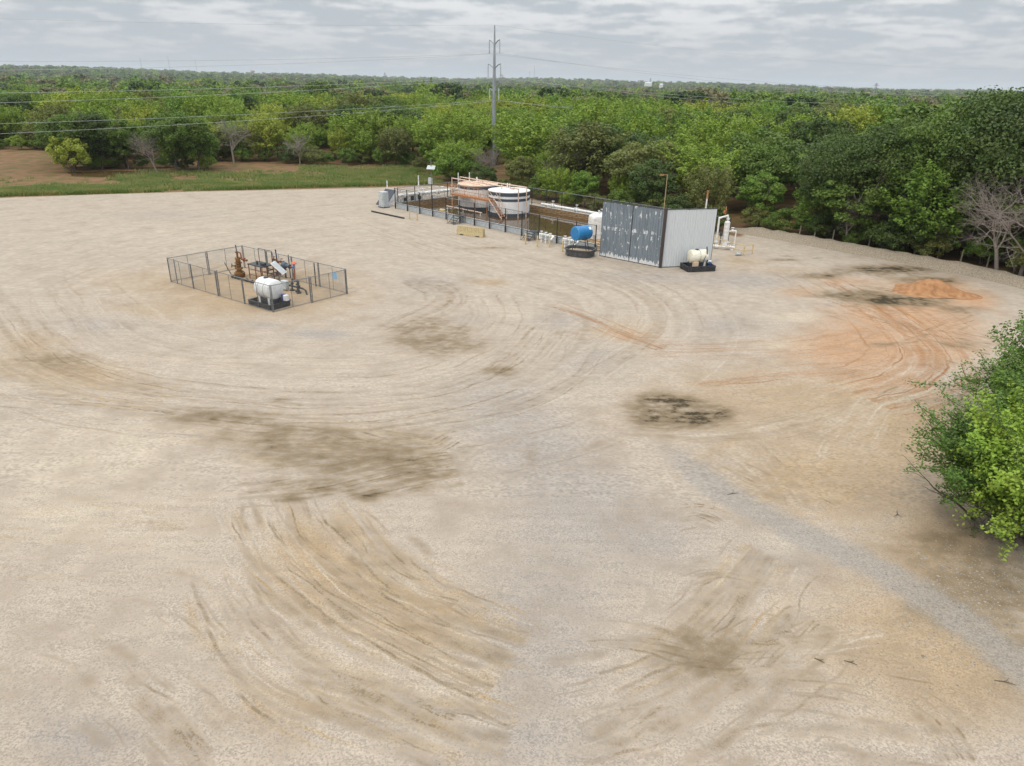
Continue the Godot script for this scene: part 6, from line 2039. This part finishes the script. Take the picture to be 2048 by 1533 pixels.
func build_power_line() -> void:
	var dist := 136.0
	var foot := at_dist(987, 330, dist)
	foot.y = terrain_y(foot.x, foot.z)
	var ht := at_dist(990.5, 50, dist).y - foot.y
	var t := thing("transmission_pole", "tall grey steel transmission pole with three pairs of arms", "power pole", foot)
	var mb := MB.new()
	mb.lathe([Vector2(0.46, 0.0), Vector2(0.32, ht * 0.55), Vector2(0.10, ht), Vector2(0, ht)], 12)
	part("shaft", mb, M.pole, t)
	var line := Vector3(0.87, 0, -0.5)
	var side := Vector3(1.0, 0, 1.2)
	var levels := [[80.0, 90.0, 107.0, 0.95], [128.0, 138.0, 155.0, 1.15], [177.0, 187.0, 201.0, 0.85]]
	var ends := []
	for l in levels.size():
		var e: Array = levels[l]
		var tip := at_dist(990, e[0], dist).y - foot.y
		var root := at_dist(990, e[1], dist).y - foot.y
		var low := at_dist(990, e[2], dist).y - foot.y
		for s in [-1.0, 1.0]:
			var o: Vector3 = side * s * float(e[3])
			mb = MB.new()
			mb.path([Vector3(0, root, 0), Vector3(o.x * 0.6, lerpf(root, tip, 0.8), o.z * 0.6), Vector3(o.x, tip, o.z)], 0.09, 7)
			var arm := part("arm", mb, M.pole, t)
			mb = MB.new()
			var prof := [Vector2(0.02, low - tip)]
			for k in 14:
				var y := lerpf(low - tip + 0.1, -0.15, k / 14.0)
				prof.append(Vector2(0.05, y)); prof.append(Vector2(0.13, y + 0.03)); prof.append(Vector2(0.05, y + 0.08))
			prof.append(Vector2(0.02, 0.0))
			mb.lathe(prof, 8, Transform3D(Basis(), Vector3(o.x, tip, o.z)))
			part("insulator", mb, M.glass_ins if l == 2 else M.cable, arm)
			ends.append([foot + Vector3(o.x, low, o.z), l, s])
	for e in ends:
		for way in [-1.0, 1.0]:
			var b: Vector3 = e[0] + line * way * 230.0 + Vector3(0, -1.0 - (1.2 if e[2] > 0 else 0.0), 0)
			solo("power_cable", wire(e[0], b, 3.6 + (0.8 if e[2] > 0 else 0.0), 0.02), M.cable, "%s conductor strung %s from the steel pole" % [["upper", "middle", "lower"][e[1]], "towards the water tower side" if way < 0 else "over the trees behind the berm"], "cable", Vector3.ZERO, 0.0, "conductors of the power line")
	var top := foot + Vector3(0, ht, 0)
	for way in [-1.0, 1.0]:
		solo("shield_wire", wire(top, top + line * way * 230.0, 3.4, 0.014), M.cable, "thin shield wire from the pole's tip %s" % ("towards the water tower side" if way < 0 else "over the trees behind the berm"), "cable")
	# masts, pylons and the water tower far off
	for e in [[285, 141, 115, 4200.0, "first thin mast on the skyline away from the water tower"], [341, 143, 113, 4200.0, "tallest thin mast on the skyline beyond the water tower"], [395, 146, 119, 4600.0, "thin mast on the skyline nearest the water tower"], [1068, 158, 131, 4200.0, "taller thin mast on the skyline beside the steel pole"], [1059, 158, 142, 4000.0, "shorter thick mast on the skyline beside the steel pole"]]:
		var g := at_dist(e[0], e[1] + 8, e[3])
		var hh := at_dist(e[0], e[2], e[3]).y - g.y
		mb = MB.new()
		mb.tube(Vector3.ZERO, Vector3(0, hh, 0), 1.3, 0.8, 4)
		for k in 5: mb.box(Vector3(0, hh * (0.55 + 0.1 * k), 0), Vector3(3.0, 0.8, 3.0))
		solo("radio_mast", mb, M.cable, e[4], "mast", g)
	for e in [[1003, 182, 148, 900.0, 22.0, "pale lattice pylon just behind the steel pole"], [1746, 205, 166, 800.0, 10.0, "dark lattice pylon rising over the trees toward the tall oaks"], [596, 160, 145, 2600.0, 10.0, "small far pylon near the water tower"], [770, 163, 145, 2400.0, 10.0, "small far pylon between water tower and steel pole"], [457, 156, 144, 3000.0, 10.0, "tiny pylon between the masts and the water tower"], [1300, 172, 156, 2300.0, 8.0, "small far pylon above the white house"]]:
		var g := at_dist(e[0], e[1], e[3])
		var hh := at_dist(e[0], e[2], e[3]).y - g.y
		t = thing("lattice_pylon", e[5], "pylon", g)
		mb = MB.new()
		var r: float = 0.12 if e[3] < 1000.0 else 0.28
		var foot_w := hh * 0.13
		for k in 6:
			var y0 := hh * k / 6.0
			var y1 := hh * (k + 1) / 6.0
			var w0 := lerpf(foot_w, 0.4, k / 6.0)
			var w1 := lerpf(foot_w, 0.4, (k + 1) / 6.0)
			for q in 4:
				var c0 := Vector3(1 if q in [0, 1] else -1, 0, 1 if q in [1, 2] else -1)
				var q2 := (q + 1) % 4
				var c1 := Vector3(1 if q2 in [0, 1] else -1, 0, 1 if q2 in [1, 2] else -1)
				mb.tube(c0 * w0 + Vector3(0, y0, 0), c0 * w1 + Vector3(0, y1, 0), r, r, 4, false)
				mb.tube(c0 * w0 + Vector3(0, y0, 0), c1 * w1 + Vector3(0, y1, 0), r * 0.6, r * 0.6, 3, false)
		part("tower", mb, M.pole, t)
		for y in [0.72, 0.88]:
			mb = MB.new()
			mb.tube(Vector3(-hh * 0.17, hh * y, 0), Vector3(hh * 0.17, hh * y, 0), r, r, 4)
			mb.tube(Vector3(-hh * 0.17, hh * y, 0), Vector3(0, hh * (y + 0.06), 0), r * 0.7, r * 0.7, 3)
			mb.tube(Vector3(hh * 0.17, hh * y, 0), Vector3(0, hh * (y + 0.06), 0), r * 0.7, r * 0.7, 3)
			part("cross_arm", mb, M.pole, t)
	var g := at_dist(507, 160, 3800.0)
	var hh := at_dist(507, 141, 3800.0).y - g.y
	t = thing("water_tower", "white water tower with a ruddy band on the skyline", "water tower", g)
	mb = MB.new()
	mb.lathe([Vector2(3.2, 0), Vector2(2.8, hh * 0.72), Vector2(9.0, hh * 0.82), Vector2(9.5, hh * 0.86)], 16)
	part("stem", mb, M.house, t)
	mb = MB.new()
	mb.lathe([Vector2(9.5, hh * 0.86), Vector2(9.5, hh * 0.96), Vector2(6.0, hh), Vector2(0, hh)], 16)
	part("bowl", mb, M.rust, t)
	for e in [[1296, 170, 1900.0, 17.0, "long white farm building on the far wooded rise"], [366, 155, 2600.0, 9.0, "small white house among the far trees"], [1322, 173, 1900.0, 8.0, "small white shed next to the far farm building"]]:
		var p := at_dist(e[0], e[1] + 2, e[2])
		t = thing("farm_building", e[4], "building", p)
		mb = MB.new()
		mb.box(Vector3(0, 2.5, 0), Vector3(e[3], 7.0, 9.0))
		part("wall", mb, M.house, t)
		mb = MB.new()
		mb.quad(Vector3(-e[3] * 0.5, 6.02, 4.8), Vector3(-e[3] * 0.5, 9.0, 0), Vector3(e[3] * 0.5, 9.0, 0), Vector3(e[3] * 0.5, 6.02, 4.8))
		mb.quad(Vector3(-e[3] * 0.5, 6.02, -4.8), Vector3(-e[3] * 0.5, 9.0, 0), Vector3(e[3] * 0.5, 9.0, 0), Vector3(e[3] * 0.5, 6.02, -4.8))
		part("roof", mb, M.grey_paint, t)

# ---------- sky ----------
func cloud_sky() -> ImageTexture:
	var w := int(4096 * Q)
	var h := w / 2
	var img := Image.create(w, h, false, Image.FORMAT_RGB8)
	img.fill(Color(0.30, 0.31, 0.29))
	var f := FastNoiseLite.new()
	f.seed = 12
	f.frequency = 1.0
	f.fractal_octaves = 7
	f.fractal_gain = 0.58
	var data := img.get_data()
	for j in range(h / 2 + 1):
		var el := PI * (0.5 - (j + 0.5) / h)
		var step := 1 if el < 0.35 else 4
		if step == 4 and j % 4 != 0: continue
		var se := sin(maxf(el, 0.0))
		var k := 1.0 / (se + 0.10)
		var gain := (1.0 + 3.0 * se)
		var hz := smoothstep(0.10, 0.0, se)       # near the horizon the layers run together
		for i in range(0, w, step):
			var a := TAU * ((i + 0.5) / w - 0.5)
			var x := sin(a) * k
			var z := -cos(a) * k
			var n := 1.15 * f.get_noise_2d(x * 0.85 + 3.0, z * 0.95) + 0.75 * f.get_noise_2d(x * 2.6, z * 3.0 + 9.0)
			n *= 1.0 - 0.45 * hz
			var c := Color(0.415, 0.455, 0.49).lerp(Color(0.655, 0.665, 0.675), smoothstep(-0.42, 0.45, n))
			c = c.lerp(Color(0.49, 0.53, 0.565), hz * 0.45)
			c = (c * gain * 0.30).linear_to_srgb()
			for jj in step:
				if j + jj > h / 2: continue
				for ii in step:
					var m := ((j + jj) * w + i + ii) * 3
					data[m] = c.r8; data[m + 1] = c.g8; data[m + 2] = c.b8
	return ImageTexture.create_from_image(Image.create_from_data(w, h, false, Image.FORMAT_RGB8, data))

func streaks() -> StandardMaterial3D:   # white tank paint with rust running down it
	var m := patchy([[0.20, Color(0.44, 0.19, 0.07)], [0.28, Color(0.55, 0.40, 0.26)], [0.35, Color(0.64, 0.63, 0.61)], [0.9, Color(0.69, 0.69, 0.68)]], 0.04, 61, Vector3(1.2, 0.10, 1.2), 0.5)
	return m

func _ready() -> void:
	var t0 := Time.get_ticks_msec()
	var cam := Camera3D.new()
	cam.name = "camera"
	add_child(cam)
	cam.position = Vector3(0, H, 0)
	cam.basis = Basis(Vector3.RIGHT, -deg_to_rad(PITCH)) * Basis(Vector3.BACK, deg_to_rad(ROLL))
	cam.fov = rad_to_deg(2.0 * atan(766.5 / F))
	cam.near = 0.1
	cam.far = 15000.0
	cam.current = true
	var env := Environment.new()
	env.background_mode = Environment.BG_SKY
	env.sky = Sky.new()
	var sky := PanoramaSkyMaterial.new()
	sky.panorama = cloud_sky()
	env.sky.sky_material = sky
	env.background_energy_multiplier = 0.96 / 0.30
	env.tonemap_mode = Environment.TONE_MAPPER_LINEAR
	env.tonemap_exposure = 1.0
	env.sdfgi_enabled = true
	env.ssao_enabled = true
	env.ssil_enabled = true
	env.fog_enabled = true
	env.fog_density = 0.00009
	env.fog_light_color = Color(0.78, 0.81, 0.84)
	var we := WorldEnvironment.new()
	we.name = "environment"
	we.environment = env
	add_child(we)
	var sun := DirectionalLight3D.new()
	sun.name = "sun"
	sun.light_energy = 0.5
	sun.light_angular_distance = 12.0
	sun.light_color = Color(1.0, 0.95, 0.87)
	sun.shadow_enabled = true
	add_child(sun)
	sun.rotation_degrees = Vector3(-52, -35, 0)
	print("sky ", Time.get_ticks_msec() - t0)
	make_materials()
	M.streaked = streaks()
	M.corner = plain(0.055, 0.04, 0.038, 0.6)
	build_terrain()
	build_pad()
	print("pad ", Time.get_ticks_msec() - t0)
	build_earthworks()
	build_woods()
	print("woods ", Time.get_ticks_msec() - t0)
	build_windbreak()
	build_battery()
	build_well_enclosure()
	build_power_line()
	build_near_bushes()
	build_ground_cover()
	print("all ", Time.get_ticks_msec() - t0)
